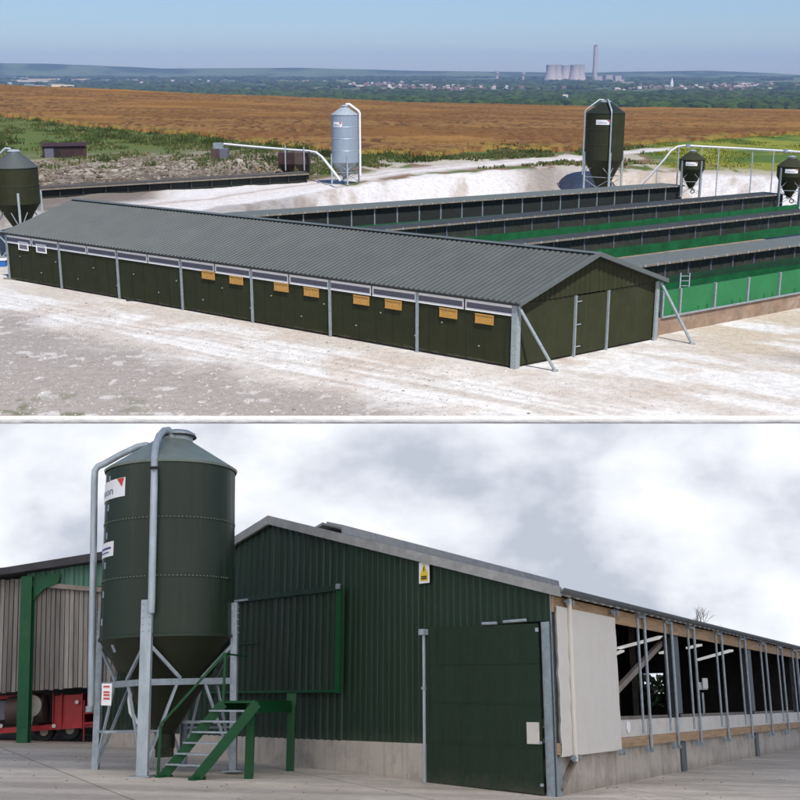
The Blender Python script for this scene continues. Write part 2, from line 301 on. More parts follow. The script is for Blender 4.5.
# the long shed's frame is needed for the tyre tracks
SO = gu(515, 369); SL = unit(ray(RW, -1160, HU)); SR = unit(ray(RW, 1960, HU)); SN = Vector((SL.y, -SL.x, 0))
if SN.y > 0: SN = -SN
def lerp(c1, c2, t): return c1*(1-t[:, None])+c2*t[:, None]
def ss(x, a, b): t = np.clip((x-a)/(b-a), 0, 1); return t*t*(3-2*t)
def near_cols(x, y):
    a = x/y; w = (x-SO.x)*SN.x+(y-SO.y)*SN.y; s = (x-SO.x)*SL.x+(y-SO.y)*SL.y; bt = bank_top(a)
    chalk = LC(.56,.55,.535); chalk2 = LC(.43,.39,.35); gravel = LC(.28,.255,.235); tan = LC(.40,.32,.26); grass = LC(.085,.115,.03); brown = LC(.17,.11,.07); pale = LC(.42,.38,.33); dark = LC(.055,.045,.038)
    n = fbm(x/3, y/3, 5, 1); n2 = fbm(s/6, w/1.1, 5, 2); n3 = fbm(x/.7, y/.7, 4, 4); n4 = fbm(x/9, y/9, 4, 8)
    c = np.tile(chalk, (len(x), 1))
    c = lerp(c, chalk2, ss(n2, .42, .62)*.85); c = lerp(c, tan, ss(n, .54, .74)*.55); c = c*(.86+.28*fbm(x/.45, y/.45, 3, 55))[:, None]
    # compacted strip by the wall, tyre tracks further out
    c = lerp(c, chalk2, (1-ss(w, .3, 3.2))*.6*ss(w, -1, .3))
    for tw, wd in ((3.4,.22),(5.2,.22),(6.6,.18),(4.4,.12)):
        off = .35*np.sin(s/7+tw); tr = np.exp(-((w-tw-off)/wd)**2); c = lerp(c, chalk*1.12, tr*.6*ss(n3, .3, .6))
        gr = np.exp(-((w-tw-off-.4)/.12)**2); c = lerp(c, chalk2*.8, gr*.45)
    # grey gravel towards the camera on the left
    g = ss(w+(n-.5)*5+(n4-.5)*5, 7.0, 10.5)*(1-ss(x+(n4-.5)*10, 2.5, 10.0)*.82); c = lerp(c, gravel, g)
    sp = ss(n3, .62, .7)*g; c = lerp(c, LC(.55,.53,.52), sp*.6)
    c = lerp(c, grass*.8, g*ss(fbm(x/1.2, y/1.2, 3, 31), .6, .7)*ss(-x, 10, 14)*(1-ss(y, 49, 52))*.6)
    # darker patches right of the shed
    rgt = ss(x, 13, 20)*ss(y, 52, 60); c = lerp(c, LC(.42,.36,.28), rgt*ss(n2, .3, .6)*.9)
    c = lerp(c, LC(.24,.21,.20), np.exp(-((x-23)/3.5)**2-((y-57.5)/1.3)**2)*.8)
    # bank face and plateau behind
    bf = ss(y, bt-9, bt-7); left = np.clip((A(330)-a)/.04, 0, 1)
    cb = lerp(np.tile(LC(.55,.53,.52), (len(x),1)), LC(.36,.31,.27), ss(fbm(a*60, y/6, 4, 14), .5, .72)*.85)
    cb = lerp(cb, LC(.22,.19,.17), np.exp(-((a-A(545))/.025)**2)*.95)
    cb = lerp(cb, LC(.42,.34,.26), ss(a, A(575), A(600))*(1-ss(a, A(660), A(700)))*.6)
    cb = lerp(cb, dark, left*(1-ss(y, bt-2, bt+5))*.55)
    c = lerp(c, cb, bf)
    pl = ss(y+(n-.5)*5, bt-.5, bt+1.5); tr = track_c(a)
    cp = lerp(np.tile(brown, (len(x),1)), grass, ss(fbm(x/2.6, y/7, 4, 6), .42, .55))
    cp = lerp(cp, grass*LC(.95,1.0,1), ss(y, bt+24, bt+34)*.9)
    cp = lerp(cp, pale, ss(fbm(x/3, y/9, 4, 16), .52, .64)*(1-ss(y, bt+16, bt+45))*.9)
    hc = hut_c(a); cp = lerp(cp, LC(.18,.145,.11), left*ss(y, hc-3, hc)*(1-ss(y, hc+34, hc+70))*.95*ss(n, .25, .42)); cp = lerp(cp, LC(.30,.26,.22), left*ss(y, hc+4, hc+8)*(1-ss(y, hc+40, hc+64))*ss(fbm(x/2, y/4, 4, 57), .5, .6)*.8); sg = np.exp(-((y-hc-5)/3.5)**2)*left; cp = lerp(cp, dark, sg*ss(n3, .25, .5)*.95); cp = lerp(cp, LC(.16,.14,.125), left*(1-ss(a, A(140), A(175)))*ss(y, bt, bt+2)*(1-ss(y, hc-1, hc+1))*.9); cp = lerp(cp, LC(.60,.58,.57), ss(a, A(150), A(185))*(1-ss(a, A(330), A(350)))*ss(y, bt-2, bt)*(1-ss(y, hc-2, hc+0))*.95)
    cp = lerp(cp, LC(.40,.37,.33), left*np.exp(-((y-hc-11)/4.0)**2)*ss(n3, .4, .62)*.7)
    # yellow green pasture on the right
    gf = ss(a, A(640), A(665))*ss(y, bt+2, bt+13); cp = lerp(cp, lerp(np.tile(LC(.19,.20,.03), (len(x),1)), LC(.07,.12,.025), ss(fbm(x/6, y/12, 4, 17), .4, .7)), gf)
    cp = lerp(cp, LC(.24,.17,.07), gf*(1-ss(y, bt+8, bt+22))*ss(n, .4, .6)*.7)
    tk = np.exp(-((y-tr)/5.0)**4)*(1-ss(a, A(660), A(672)))*ss(a, A(90), A(140)); cp = lerp(cp, LC(.55,.52,.50), tk)
    rut = np.exp(-((y-tr-1.3)/.8)**2)*tk; cp = lerp(cp, LC(.36,.30,.26), rut*.8)
    c = lerp(c, cp, np.maximum(pl, tk*bf))
    return c
def fan(nx, ds, amin=-.52, amax=.52):
    aa = np.linspace(amin, amax, nx); Ag, D = np.meshgrid(aa, ds); x = (Ag*D).ravel(); y = D.ravel()
    i = np.arange(nx-1)[None, :]+nx*np.arange(len(ds)-1)[:, None]
    F = np.stack([i, i+1, i+1+nx, i+nx], -1).reshape(-1, 4); return x, y, F
def cull(V, F, keep, C_=None):
    F = F[keep]; u, inv = np.unique(F, return_inverse=True); return V[u], inv.reshape(F.shape), (C_[u] if C_ is not None else None)
RIM = float(gu(400, 416).y)
ds = RIM*(EDGE/RIM)**(np.linspace(0, 1, 560)**1.0)
x, y, F = fan(1100, ds)
z = terrain(x, y); C_ = near_cols(x, y); a = x/y
in_crop = y > crop_in(a)+(fbm(x/3, y/3, 3, 41)-.5)*6
crn = .75*fbm(x/.9, y/2.2, 4, 42)+.25*fbm(x/9, y/7, 4, 47); lanes = np.exp(-((np.abs(((x*.35+y)+6*np.sin(x/60)) % 34-17))/.9)**2)+.9*np.exp(-((np.abs(((x*.30+y)+6*np.sin(x/60)) % 34-14.5))/.7)**2)
big = fbm(x/25, y/45, 4, 43)
zc = z+.75+.75*(crn-.5)-.7*np.clip(lanes, 0, 1)+.8*(big-.5)
cc = lerp(np.tile(LC(.21,.115,.040), (len(x),1)), LC(.090,.046,.018), ss(crn, .56, .40)); cc = lerp(cc, LC(.26,.135,.04), ss(big, .5, .7)*.7); cc = lerp(cc, LC(.13,.055,.016), ss(fbm(x/60, y/16, 4, 49), .50, .62)*.55); cc = lerp(cc, LC(.12,.07,.02), np.clip(lanes,0,1)*.85)
cc = lerp(cc, LC(.20,.15,.035), (1-ss(y, crop_in(a), crop_in(a)+14))*ss(fbm(x/2,y/2,3,44), .45, .6)*.8)
zc = np.where(in_crop, zc, z-.1); V = np.stack([x, y, z], 1); fc = (y > crop_in(a)+25)[F].all(1)
v_, f_, c_ = cull(V, F, ~fc, C_); np_mesh('ground', v_, f_, SOIL, c_)
Vc = np.stack([x, y, zc], 1); v_, f_, c_ = cull(Vc, F, in_crop[F].any(1), cc); np_mesh('crop_field', v_, f_, SOIL, c_)
# broken chalk edge under the rim of the plateau
n = 700; xs = np.linspace(-.52, .52, n)*RIM; eb = float(ud(400, 424, RIM).z)
rows_ = []
for k, (dy, dz) in enumerate(((0,0),(-.02,-.04),(.0,.5*eb),(.02,eb*.9),(.06,eb),(75.0,eb-.02))):
    jz = .015*(fbm(xs*1.7, xs*0+k, 4, 51)-.5) if 0 < k < 5 else 0; jy = .05*(fbm(xs*2.3, xs*0+3*k, 4, 52)-.5) if 0 < k < 5 else 0
    zz = terrain(xs, np.full(n, RIM)) if k == 0 else np.full(n, dz)
    rows_.append(np.stack([xs, np.full(n, RIM+dy)+jy, zz+jz], 1))
V = np.concatenate(rows_); i = np.arange(n-1)[None, :]+n*np.arange(5)[:, None]; F = np.stack([i, i+1, i+1+n, i+n], -1).reshape(-1, 4)
np_mesh('chalk_edge', V, F, M['chalk'])
# valley and hills
ds = EDGE*(15000/EDGE)**np.linspace(0, 1, 420)
x, y, F = fan(900, ds, -.6, .6); z = terrain(x, y); a = x/y
n1 = fbm(a*30, np.log(y)*14, 4, 61); n2 = fbm(a*90, np.log(y)*40, 3, 62)
c = lerp(np.tile(LC(.035,.06,.02), (len(x),1)), LC(.10,.13,.05), ss(n1, .45, .6)); c = lerp(c, LC(.36,.29,.17), ss(n2, .6, .68)*ss(n1, .5, .6)*(1-ss(y, 8800, 10000)))
def strip(px0, px1, r0, r1, col):
    global c
    el = (CH-z)/y; r = PROW+FPX*np.tan(np.arctan(el)-TH)
    k = (a > A(px0)*1.0) & (a < A(px1)) & (r > r0) & (r < r1) & (y > 2500); c[k] = col
strip(-60, 400, 0, 0.1, LC(0,0,0))
FIELDS = [(-60,60,8900,9700,(.44,.36,.27)),(40,96,9900,10500,(.50,.38,.22)),(-40,40,10600,11200,(.36,.30,.22)),(110,150,9400,9900,(.48,.37,.25)),(62,84,6600,7600,(.60,.45,.25)),(25,46,7600,8000,(.42,.40,.20)),(345,375,6900,7500,(.40,.33,.26)),(300,330,8800,9400,(.40,.33,.26)),(690,760,7900,8300,(.42,.35,.25)),(560,580,3400,3600,(.4,.4,.36))]
for p0, p1, d0, d1, col in FIELDS:
    k = (a > A(p0)) & (a < A(p1)) & (y > d0) & (y < d1+300*(fbm(a*50, y*0, 2, 5)-.5)); c[k] = LC(*col)
np_mesh('hills', np.stack([x, y, z], 1), F, mat('far_ground', (.1,.1,.1)) if 0 else SOIL, c)

# woods in the valley: one mass that nobody could count
def ico():
    bm = bmesh.new(); bmesh.ops.create_icosphere(bm, subdivisions=2, radius=1); V = np.array([v.co[:] for v in bm.verts]); F = np.array([[v.index for v in f.verts] for f in bm.faces]); bm.free(); return V, F
IV, IF = ico()
def blobs(name, P, S, m, col, label, cat=None):
    k = len(P); V = np.repeat(IV[None], k, 0); d = 1+.45*(RNG.random((k, len(IV)))-.5); V = V*d[:, :, None]
    V = V*S[:, None, :]+P[:, None, :]; F = (IF[None]+np.arange(k)[:, None, None]*len(IV)).reshape(-1, 3)
    cols = np.repeat(col, len(IV), 0)
    o = np_mesh(name, V.reshape(-1, 3), F, m, cols, name != 'woodland', 'stuff'); o['label'] = label; o['category'] = cat; return o
def far_leaf():
    m = bpy.data.materials.new('woodland_leaves'); m.use_nodes = True; N, L = nodes(m); b = N['Principled BSDF']; b.inputs['Roughness'].default_value = .9; b.inputs['Specular IOR Level'].default_value = .1
    at = N.new('ShaderNodeAttribute'); at.attribute_name = 'tone'; L.new(at.outputs['Color'], b.inputs['Base Color']); return m
WL = far_leaf()
nt = 30000; aa = RNG.uniform(-.48, .48, nt); lg = RNG.random(nt)**.8; dd = 2300*(11500/2300)**lg
tw = fbm(aa*40, np.log(dd)*16, 4, 71); keep = tw > np.interp(dd, [2300,4300,5200,12000], [.2,.36,.47,.50])
for p0, p1, d0, d1, col in FIELDS: keep &= ~((aa > A(p0-3)) & (aa < A(p1+3)) & (dd > d0-100) & (dd < d1+100))
aa, dd = aa[keep], dd[keep]; X = aa*dd; Z = terrain(X, dd); h = RNG.uniform(5, 14, len(X)); wd = h*RNG.uniform(.6, 1.5, len(X))*(1+dd/9000)
g = RNG.uniform(.35, 1.5, (len(X), 1)); cl = np.array([[.026,.050,.012]])*g+np.array([[.012,.008,.0]])*RNG.random((len(X),1))
blobs('woodland', np.stack([X, dd, Z+h*.35], 1), np.stack([wd, wd, h], 1), WL, cl, 'dark green woods and hedgerows filling the valley beyond the brown field', 'woodland')
# rough grass and weeds on the verge between yard and crop
def tufts(name, pts, hs, cols, label, cat):
    k = len(pts); ang = RNG.random((k, 5))*2*PI; V = np.zeros((k, 5, 3, 3)); 
    for j in range(5):
        u = np.stack([np.cos(ang[:, j]), np.sin(ang[:, j]), np.zeros(k)], 1); lean = RNG.random((k, 1))*.5
        V[:, j, 0] = pts-u*hs[:, None]*.22; V[:, j, 1] = pts+u*hs[:, None]*.22; V[:, j, 2] = pts+u*hs[:, None]*lean*RNG.choice([-1, 1], (k, 1))+np.array([0, 0, 1])*hs[:, None]
    F = np.arange(k*15).reshape(-1, 3); C3 = np.repeat(cols, 15, 0); o = np_mesh(name, V.reshape(-1, 3), F, WL, C3, False, 'stuff'); o['label'] = label; o['category'] = cat; return o
k = 60000; aa = RNG.uniform(-.40, .40, k); lo, hi = bank_top(aa)+3, crop_in(aa)+8; yy = lo+(hi-lo)*RNG.random(k)**.75; X = aa*yy
nz = fbm(X/5, yy/10, 4, 81); trk = np.abs(yy-track_c(aa)) > 6; keep = (nz > .50+.12*((aa < A(330)) & (yy < hut_c(aa)+45))) & ((aa > A(335)) | (yy > hut_c(aa)+6)) & (trk | (aa > A(672)))
aa, X, yy = aa[keep], X[keep], yy[keep]; hs = RNG.uniform(.12, .50, len(X))*np.where(aa > A(640), .5, 1)
base = np.where((RNG.random(len(X)) < .25)[:, None], np.array([[.22,.18,.09]]), np.array([[.085,.115,.035]])); base = np.where((aa > A(640))[:, None], np.array([[.14,.17,.025]]), base)*RNG.uniform(.6, 1.3, (len(X), 1))
tufts('rough_grass', np.stack([X, yy, terrain(X, yy)], 1), hs, base, 'rough green and straw grass on the verge below the brown field', 'grass')
k = 7000; aa = RNG.uniform(A(-20), A(320), k); yy = hut_c(aa)+RNG.uniform(3, 46, k)**1.0; X = aa*yy; sz = RNG.uniform(.04, .17, k)*np.where(RNG.random(k) < .05, 1.9, 1)
cl = np.array([[.27,.24,.20],[.15,.12,.09],[.10,.08,.06],[.18,.15,.115]])[RNG.integers(0, 4, k)]*RNG.uniform(.7, 1.2, (k, 1))
blobs('earth_clods', np.stack([X, yy, terrain(X, yy)], 1), np.stack([sz*1.5, sz*1.2, sz*.8], 1), WL, cl, 'rough lumps of chalk and dark earth heaped behind the low black hut row', 'spoil')
k = 420; aa = RNG.uniform(-.40, .40, k); lo, hi = bank_top(aa)+20, crop_in(aa)+5; yy = lo+(hi-lo)*RNG.random(k)**.5; X = aa*yy; keep = (np.abs(yy-track_c(aa)) > 8) & (fbm(X/9, yy/14, 3, 83) > .5) & (aa < A(560)); X, yy = X[keep], yy[keep]; q = RNG.integers(0, len(X), 11000)
ox, oy, oz = RNG.normal(0, .9, 11000), RNG.normal(0, .7, 11000), np.abs(RNG.normal(0, .45, 11000)); tone = RNG.uniform(.55, 1.6, (len(X), 1))[q]*RNG.uniform(.7, 1.3, (11000, 1)); X, yy = X[q]+ox, yy[q]+oy
tufts('scrub', np.stack([X, yy, terrain(X, yy)+oz*np.exp(-(ox**2+oy**2)/1.2)], 1), RNG.uniform(.15, .42, 11000), np.array([[.06,.085,.025]])*tone, 'low green scrub and weeds along the edge of the brown field', 'scrub')
# loose stones in the gravel
k = 9000; aa = RNG.uniform(-.40, .40, k); yy = RNG.uniform(RIM+.1, RIM+26, k)**1.0; X = aa*yy; w = (X-SO.x)*SN.x+(yy-SO.y)*SN.y
keep = (w > .5) & ((X < 4) | (RNG.random(k) < .3)); X, yy = X[keep], yy[keep]; sz = RNG.uniform(.010, .034, len(X))*np.where(RNG.random(len(X)) < .03, 2.0, 1)
cl = np.where((RNG.random(len(X)) < .5)[:, None], np.array([[.55,.53,.51]]), np.array([[.22,.19,.17]]))*RNG.uniform(.7, 1.1, (len(X), 1))
blobs('loose_stones', np.stack([X, yy, terrain(X, yy)], 1), np.stack([sz*1.3, sz, sz*.7], 1), WL, cl, 'loose white and grey stones scattered over the gravel yard', 'stones')

# ================================================================== LONG OLIVE SHED ON THE PLATEAU
def trap(s0, s1, pitch, depth, top=.35, slope=.15):          # breakpoints of a trapezoidal sheet
    out = []; s = s0
    while s < s1-1e-6:
        for f, d in ((0,0),(1-top-2*slope,0),(1-top-slope,depth),(1-slope,depth)):
            t = s+f*pitch
            if t < s1: out.append((t, d))
        s += pitch
    out.append((s1, 0)); return out
def sheet(mb, P, u, n, prof, zb, zt):                        # profiled wall sheet: zb, zt functions of s
    vs = []
    for s, d in prof: vs += [P+u*s+n*d+Vector((0,0,zb(s))), P+u*s+n*d+Vector((0,0,zt(s)))]
    mb.add(vs, [(2*i, 2*i+2, 2*i+3, 2*i+1) for i in range(len(prof)-1)])
LEN, WID, EH, RH = 42.95, 10.75, 3.42, 5.40
Z = Vector((0,0,1))
shed = thing('poultry_shed', 'long olive green shed with ribbed grey roof and orange shutters on white chalk', 'shed', UP, SO)
GN = Vector((SR.y, -SR.x, 0)); 
if GN.y > 0: GN = -GN
def P(s, t, z, o=0.0, g=0.0): return SL*s+SR*t+Z*z+SN*o+GN*g
m = MB(); m.ob(P(.05,0,.12), SL*(LEN-.1), SR*.12, Z*(EH-.15)); 
seams = MB()
for i in range(36): seams.box(P(.6+i*1.2,0,1.42,.006), (.035,.024,2.5), SL)
m.v += seams.v; m.f += [tuple(i+8 for i in f) for f in seams.f]; m.build('wall', 'olive', shed)
m = MB(); m.ob(P(LEN-.15,.13,.12), SL*.12, SR*(WID-.26), Z*(EH-.15)); m.ob(P(.05,WID-.12,.12), SL*(LEN-.2), SR*.12, Z*(EH-.15)); m.build('wall', 'olive', shed)
m = MB()
for i in range(20): m = MB(); m.tube([P(2.2+i*2.05+(i%2)*.3,0,.9+.95*(i%2),0), P(2.2+i*2.05+(i%2)*.3,0,.9+.95*(i%2),.05)], .045, 6); m.build('bolt_cap', 'galv', shed)
# gable: flat lower panels with double door, ribbed triangle above
for t_, l_ in ((.14,4.10),(6.82,3.78)): m = MB(); m.ob(P(.12,t_,.12), SL*.10, SR*l_, Z*3.2); m.build('gable_panel', 'olive_gable', shed)
for t0 in (4.36,):
    m = MB(); m.ob(P(.12,t0,.10,0,.02), SL*.08, SR*2.36, Z*3.18); d = m.build('door', 'olive_gable', shed)
    tt = t0+.02 if t0 < 5 else t0+.78
    for zz in (.5, 1.7, 2.95): h = MB(); h.ob(P(.03,tt,zz), SL*.06, SR*.34, Z*.05); h.build('hinge', 'galv', d)
for t in (4.25, 6.73): m = MB(); m.ob(P(.0,t,.02), SL*.2, SR*.075, Z*3.3); m.build('door_frame', 'galv', shed)
m = MB(); gab = lambda t: EH+.02+(RH-EH-.08)*(1-abs(t-WID/2)/(WID/2))
sheet(m, P(.08,0,0), SR, GN, trap(.1, WID-.1, .36, .05), lambda s: 3.36, gab)
m.prism([P(.16,.1,3.34),P(.16,WID-.1,3.34),P(.16,WID/2,RH-.08)], SL*.1); m.build('gable_cladding', 'olive_gable', shed)
# roof: two ribbed slopes, overhang
for sgn, nm in ((0, 'near'), (1, 'far')):
    m = MB(); prof = trap(-.35, LEN+.3, .335, .06, .3, .14); vs = []
    for s, d in prof:
        e = P(s, -.16 if not sgn else WID+.16, EH+.03+d); r = P(s, WID/2, RH+.05+d)
        vs += [e, r, e-Z*.06-Z*d, r-Z*.06-Z*d]
    k = len(prof); fs = []
    for i in range(k-1):
        a_ = 4*i; fs += [(a_, a_+4, a_+5, a_+1), (a_+2, a_+3, a_+7, a_+6), (a_, a_+2, a_+6, a_+4)]
    m.add(vs, fs); rf = m.build('roof', 'roof_grey', shed)
    if not sgn:
        m = MB(); m.prism([P(-.36,WID/2-.28,RH+.10),P(-.36,WID/2,RH+.17),P(-.36,WID/2+.28,RH+.10),P(-.36,WID/2,RH+.135)], SL*(LEN+.68)); m.build('ridge_cap', 'ridge', rf)
m = MB()
for q in (0, 1):
    t0, t1 = (-.22, WID/2) if not q else (WID+.22, WID/2)
    m.prism([P(-.42,t0,EH-.10),P(-.42,t0,EH+.13),P(-.42,t1,RH+.19),P(-.42,t1,RH-.06)], SL*.10)
m.build('barge_board', 'ridge', shed)
m = MB(); m.ob(P(-.3,-.25,EH-.08), SL*(LEN+.6), SR*.09, Z*.09); m.build('gutter', 'black', shed)
# louvre band
BAY = LEN/7
for i in range(7):
    for hlf in (0, 1):
        s0 = i*BAY+.09+hlf*BAY/2; s1 = s0+BAY/2-.1
        m = MB(); o = .02
        m.ob(P(s0,0,2.74,o), SL*(s1-s0), SN*.05, Z*.12); m.ob(P(s0,0,3.16,o), SL*(s1-s0), SN*.05, Z*.14)
        m.ob(P(s0,0,2.83,o), SL*.08, SN*.05, Z*.36); m.ob(P(s1-.08,0,2.83,o), SL*.08, SN*.05, Z*.36)
        fr = m.build('louvre_frame', 'white', shed)
        m = MB(); m.ob(P(s0+.08,0,2.83,o), SL*(s1-s0-.16), SN*.02, Z*.36)
        for zz in (2.90, 2.99, 3.08): m.ob(P(s0+.08,0,zz,o+.02), SL*(s1-s0-.16), SN*.015, Z*.03)
        m.build('louvre', 'louvre', fr)
for i in range(8):
    s = i*BAY if 0 < i < 7 else (.07 if i == 0 else LEN-.07)
    wd = .17 if i else .30
    m = MB(); m.ob(P(s-wd/2,0,-.05,.075), SL*wd, SN*.03, Z*3.45); m.ob(P(s-wd/2,0,-.05,.03), SL*.03, SN*.045, Z*3.4); m.ob(P(s+wd/2-.03,0,-.05,.03), SL*.03, SN*.045, Z*3.4); m.build('post', 'galv', shed)
m = MB(); m.ob(P(-.06,.0,-.05), SL*.1, SR*.25, Z*3.45); m.build('post', 'galv', shed); m = MB(); m.ob(P(-.06,WID-.25,-.05), SL*.1, SR*.25, Z*3.45); m.build('post', 'galv', shed)
for px, py in ((209,275),(237,280),(282,287),(312,292),(362,300),(394,304.5),(449,313),(485,319)):
    s, zc_ = wall(RW, CH, SO, SL, px, py); m = MB(); w_, h_ = 1.12, .50
    m.ob(P(s-w_/2,0,zc_-h_/2,.045), SL*w_, SN*.03, Z*h_); sh_ = m.build('shutter', 'ochre', shed)
    m = MB()
    for f in (0, .48, .94): m.ob(P(s-w_/2+f*w_,0,zc_-h_/2,.075), SL*.06, SN*.015, Z*h_)
    m.ob(P(s-w_/2,0,zc_+h_/2-.05,.09), SL*w_, SN*.02, Z*.06); m.ob(P(s-w_/2,0,zc_-h_/2,.09), SL*w_, SN*.012, Z*.05); m.build('batten', 'ochre', sh_)
for px, py in ((24,246),(42,248.5)):
    s, zc_ = wall(RW, CH, SO, SL, px, py); m = MB(); w_, h_ = 1.15, .62
    m.ob(P(s-w_/2,0,zc_-h_/2,.045), SL*w_, SN*.04, Z*.08); m.ob(P(s-w_/2,0,zc_+h_/2-.08,.045), SL*w_, SN*.04, Z*.08)
    m.ob(P(s-w_/2,0,zc_-h_/2+.08,.045), SL*.1, SN*.04, Z*(h_-.16)); m.ob(P(s+w_/2-.1,0,zc_-h_/2+.08,.045), SL*.1, SN*.04, Z*(h_-.16)); w = m.build('window', 'white', shed)
    m = MB(); m.ob(P(s-w_/2+.1,0,zc_-h_/2+.08,.045), SL*(w_-.2), SN*.015, Z*(h_-.16)); m.build('pane', 'louvre', w)
f1 = gu(555, 371); f2 = gu(692, 344)
for top, ft in ((SO+P(-.12,-.02,3.3), f1), (SO+P(-.1,WID+.02,3.3), f2)):
    m = MB(); m.tube([top-SO, Vector((ft.x, ft.y, .02))-SO], .085, 10); m.box(Vector((ft.x, ft.y, .03))-SO, (.3,.3,.04)); m.build('raking_strut', 'galv', shed)

# ================================================================== SILOS
def cyl_patch(mb, R_, a0, a1, z0, z1, n=16, th=.012):        # rectangle wrapped on a drum
    vs = []
    for i in range(n+1):
        t = a0+(a1-a0)*i/n
        for r in (R_, R_+th):
            for z_ in (z0, z1): vs.append(Vector((r*math.cos(t), r*math.sin(t), z_)))
    fs = []
    for i in range(n):
        o = 4*i; q = o+4; fs += [(o+2,q+2,q+3,o+3),(o,o+1,q+1,q),(o+1,o+3,q+3,q+1),(o,q,q+2,o+2)]
    fs += [(0,2,3,1), (4*n,4*n+1,4*n+3,4*n+2)]; mb.add(vs, fs)
def wrap_text(mb, body, h, R_, a_c, zc_, width=None):
    vs, fs = text_flat(body, h); x0 = min(v.x for v in vs); x1 = max(v.x for v in vs); sc = (width/(x1-x0)) if width else 1
    out = []
    for v in vs:
        t = a_c+((v.x-x0)*sc-(x1-x0)*sc/2)/R_; out.append(Vector((R_*math.cos(t), R_*math.sin(t), zc_+v.y-h*.35)))
    mb.add(out, fs)
def silo_sign(root, R_, ac, zc_, w_, h_, name='sign', red=True, body='Collinson'):
    m = MB(); cyl_patch(m, R_+.004, ac-w_/2/R_, ac+w_/2/R_, zc_-h_/2, zc_+h_/2); sg = m.build(name, 'white', root)
    m = MB(); wrap_text(m, body, h_*.62, R_+.024, ac-.06*w_/R_, zc_-h_*.05, w_*.72); m.build('lettering', 'grey_ink' if R_ < 1.6 and h_ > .3 else 'blue_ink', sg)
    if red:
        m = MB(); vs = []; n = 6; e = ac+w_/2/R_; k = h_*.62/R_
        tri = [(e-k, zc_+h_*.48), (e-.02, zc_+h_*.48), (e-k*.35, zc_+h_*.02)]
        for t, z_ in tri: vs.append(Vector(((R_+.026)*math.cos(t), (R_+.026)*math.sin(t), z_)))
        m.add(vs, [(0,1,2)]); m.build('red_flash', 'red_mark', sg)
    return sg
def silo(label, name, cat, base, R_, legh, cylh, roofh, coneh, cm, sm, yaw=0, legs=4, group=None, sign=None, pipe=None, rings=2, conem=None, legm='galv'):
    t = thing(name, label, cat, UP, base, group)
    m = MB(); m.lathe([(R_,legh),(R_,legh+cylh)], 40); 
    for i in range(1, rings+1): z_ = legh+cylh*i/(rings+1); m.lathe([(R_,z_-.04),(R_+.025,z_),(R_,z_+.04)], 40)
    m.build('drum', cm, t, True)
    m = MB(); m.lathe([(.18*R_,legh-coneh),(R_,legh+.002)], 40); m.lathe([(.0,legh-coneh-.12),(.2*R_,legh-coneh-.12),(.2*R_,legh-coneh+.06)], 20); m.build('hopper', conem or cm, t, True)
    m = MB(); zt = legh+cylh; m.lathe([(R_+.04,zt-.03),(R_+.04,zt+.02),(.28*R_,zt+roofh),(0,zt+roofh)], 40); rf = m.build('roof', sm, t, True)
    m = MB(); m.lathe([(.26*R_,zt+roofh-.02),(.26*R_,zt+roofh+.12),(.30*R_,zt+roofh+.13),(.2*R_,zt+roofh+.24),(0,zt+roofh+.27)], 24); m.build('lid', legm, rf, True)
    pts = []
    for i in range(legs):
        an = yaw+2*PI*i/legs; p = Vector((math.cos(an)*(R_+.05), math.sin(an)*(R_+.05), 0)); pts.append(p)
        m = MB(); m.box(p+Z*(legh+.9)/2, (.13*R_**.5,.13*R_**.5,legh+.9), (math.cos(an),math.sin(an),0)); lg = m.build('leg', legm, t)
        m = MB(); m.box(p+Z*.02, (.3,.3,.04)); m.build('foot_plate', legm, lg)
    for i in range(legs):
        p, q = pts[i], pts[(i+1)%legs]; m = MB(); wd = .06
        m.bar(p+Z*legh*.55, q+Z*legh*.55, wd); m.bar(p+Z*.25, q+Z*legh*.5, wd*.8); m.bar(q+Z*.25, p+Z*legh*.5, wd*.8)
        m.bar(p+Z*legh*.6, (p+q)/2+Z*legh*.98, wd*.8); m.bar(q+Z*legh*.6, (p+q)/2+Z*legh*.98, wd*.8); m.build('brace', legm, t)
    if sign: silo_sign(t, R_, *sign)
    if pipe:
        for an, r, zb in pipe:
            u = Vector((math.cos(an), math.sin(an), 0)); m = MB(); rr = R_+.22
            m.tube([u*rr+Z*zb, u*rr+Z*(zt-.1), u*rr+Z*(zt+.15), u*(rr-.15)+Z*(zt+.4), u*.35*R_+Z*(zt+roofh+.35), u*.12*R_+Z*(zt+roofh+.3)], r, 10); m.build('fill_pipe', 'white' if r > .11 else legm, t, True)
    return t
def px2(d, px): return px*d/FPX
# silver silo
b = on(345, 0, 122); top = ud(345, 105, 122).z; H = top-b.z
silo('tall silver corrugated silo standing alone on the verge before the brown field', 'feed_silo', 'silo', b, 1.42, H*.28, H*.60, H*.09, H*.2, 'silver', 'galv_light', yaw=-PI/2+.2, sign=(-PI/2-.55, H*.76, 1.1, .55), pipe=[(-.15,.12,.9)], rings=3, conem='galv', legm='galv_light')
# big olive silo by the track
b = on(604, 0, 134); b.z = min(b.z, 1.5); top = ud(604, 97, 134).z; H = top-b.z
silo('big olive silo on a galvanised frame behind the far end of the pens', 'feed_silo', 'silo', b, 2.25, H*.38, H*.46, H*.10, H*.33, 'olive_gable', 'hopper_green', yaw=-PI/2+.15, sign=(-PI/2-.30, H*.755, 1.6, .55), pipe=[(-PI/2+.1,.09,1.2),(PI+.1,.09,2.6)], rings=2, legm='galv_light')
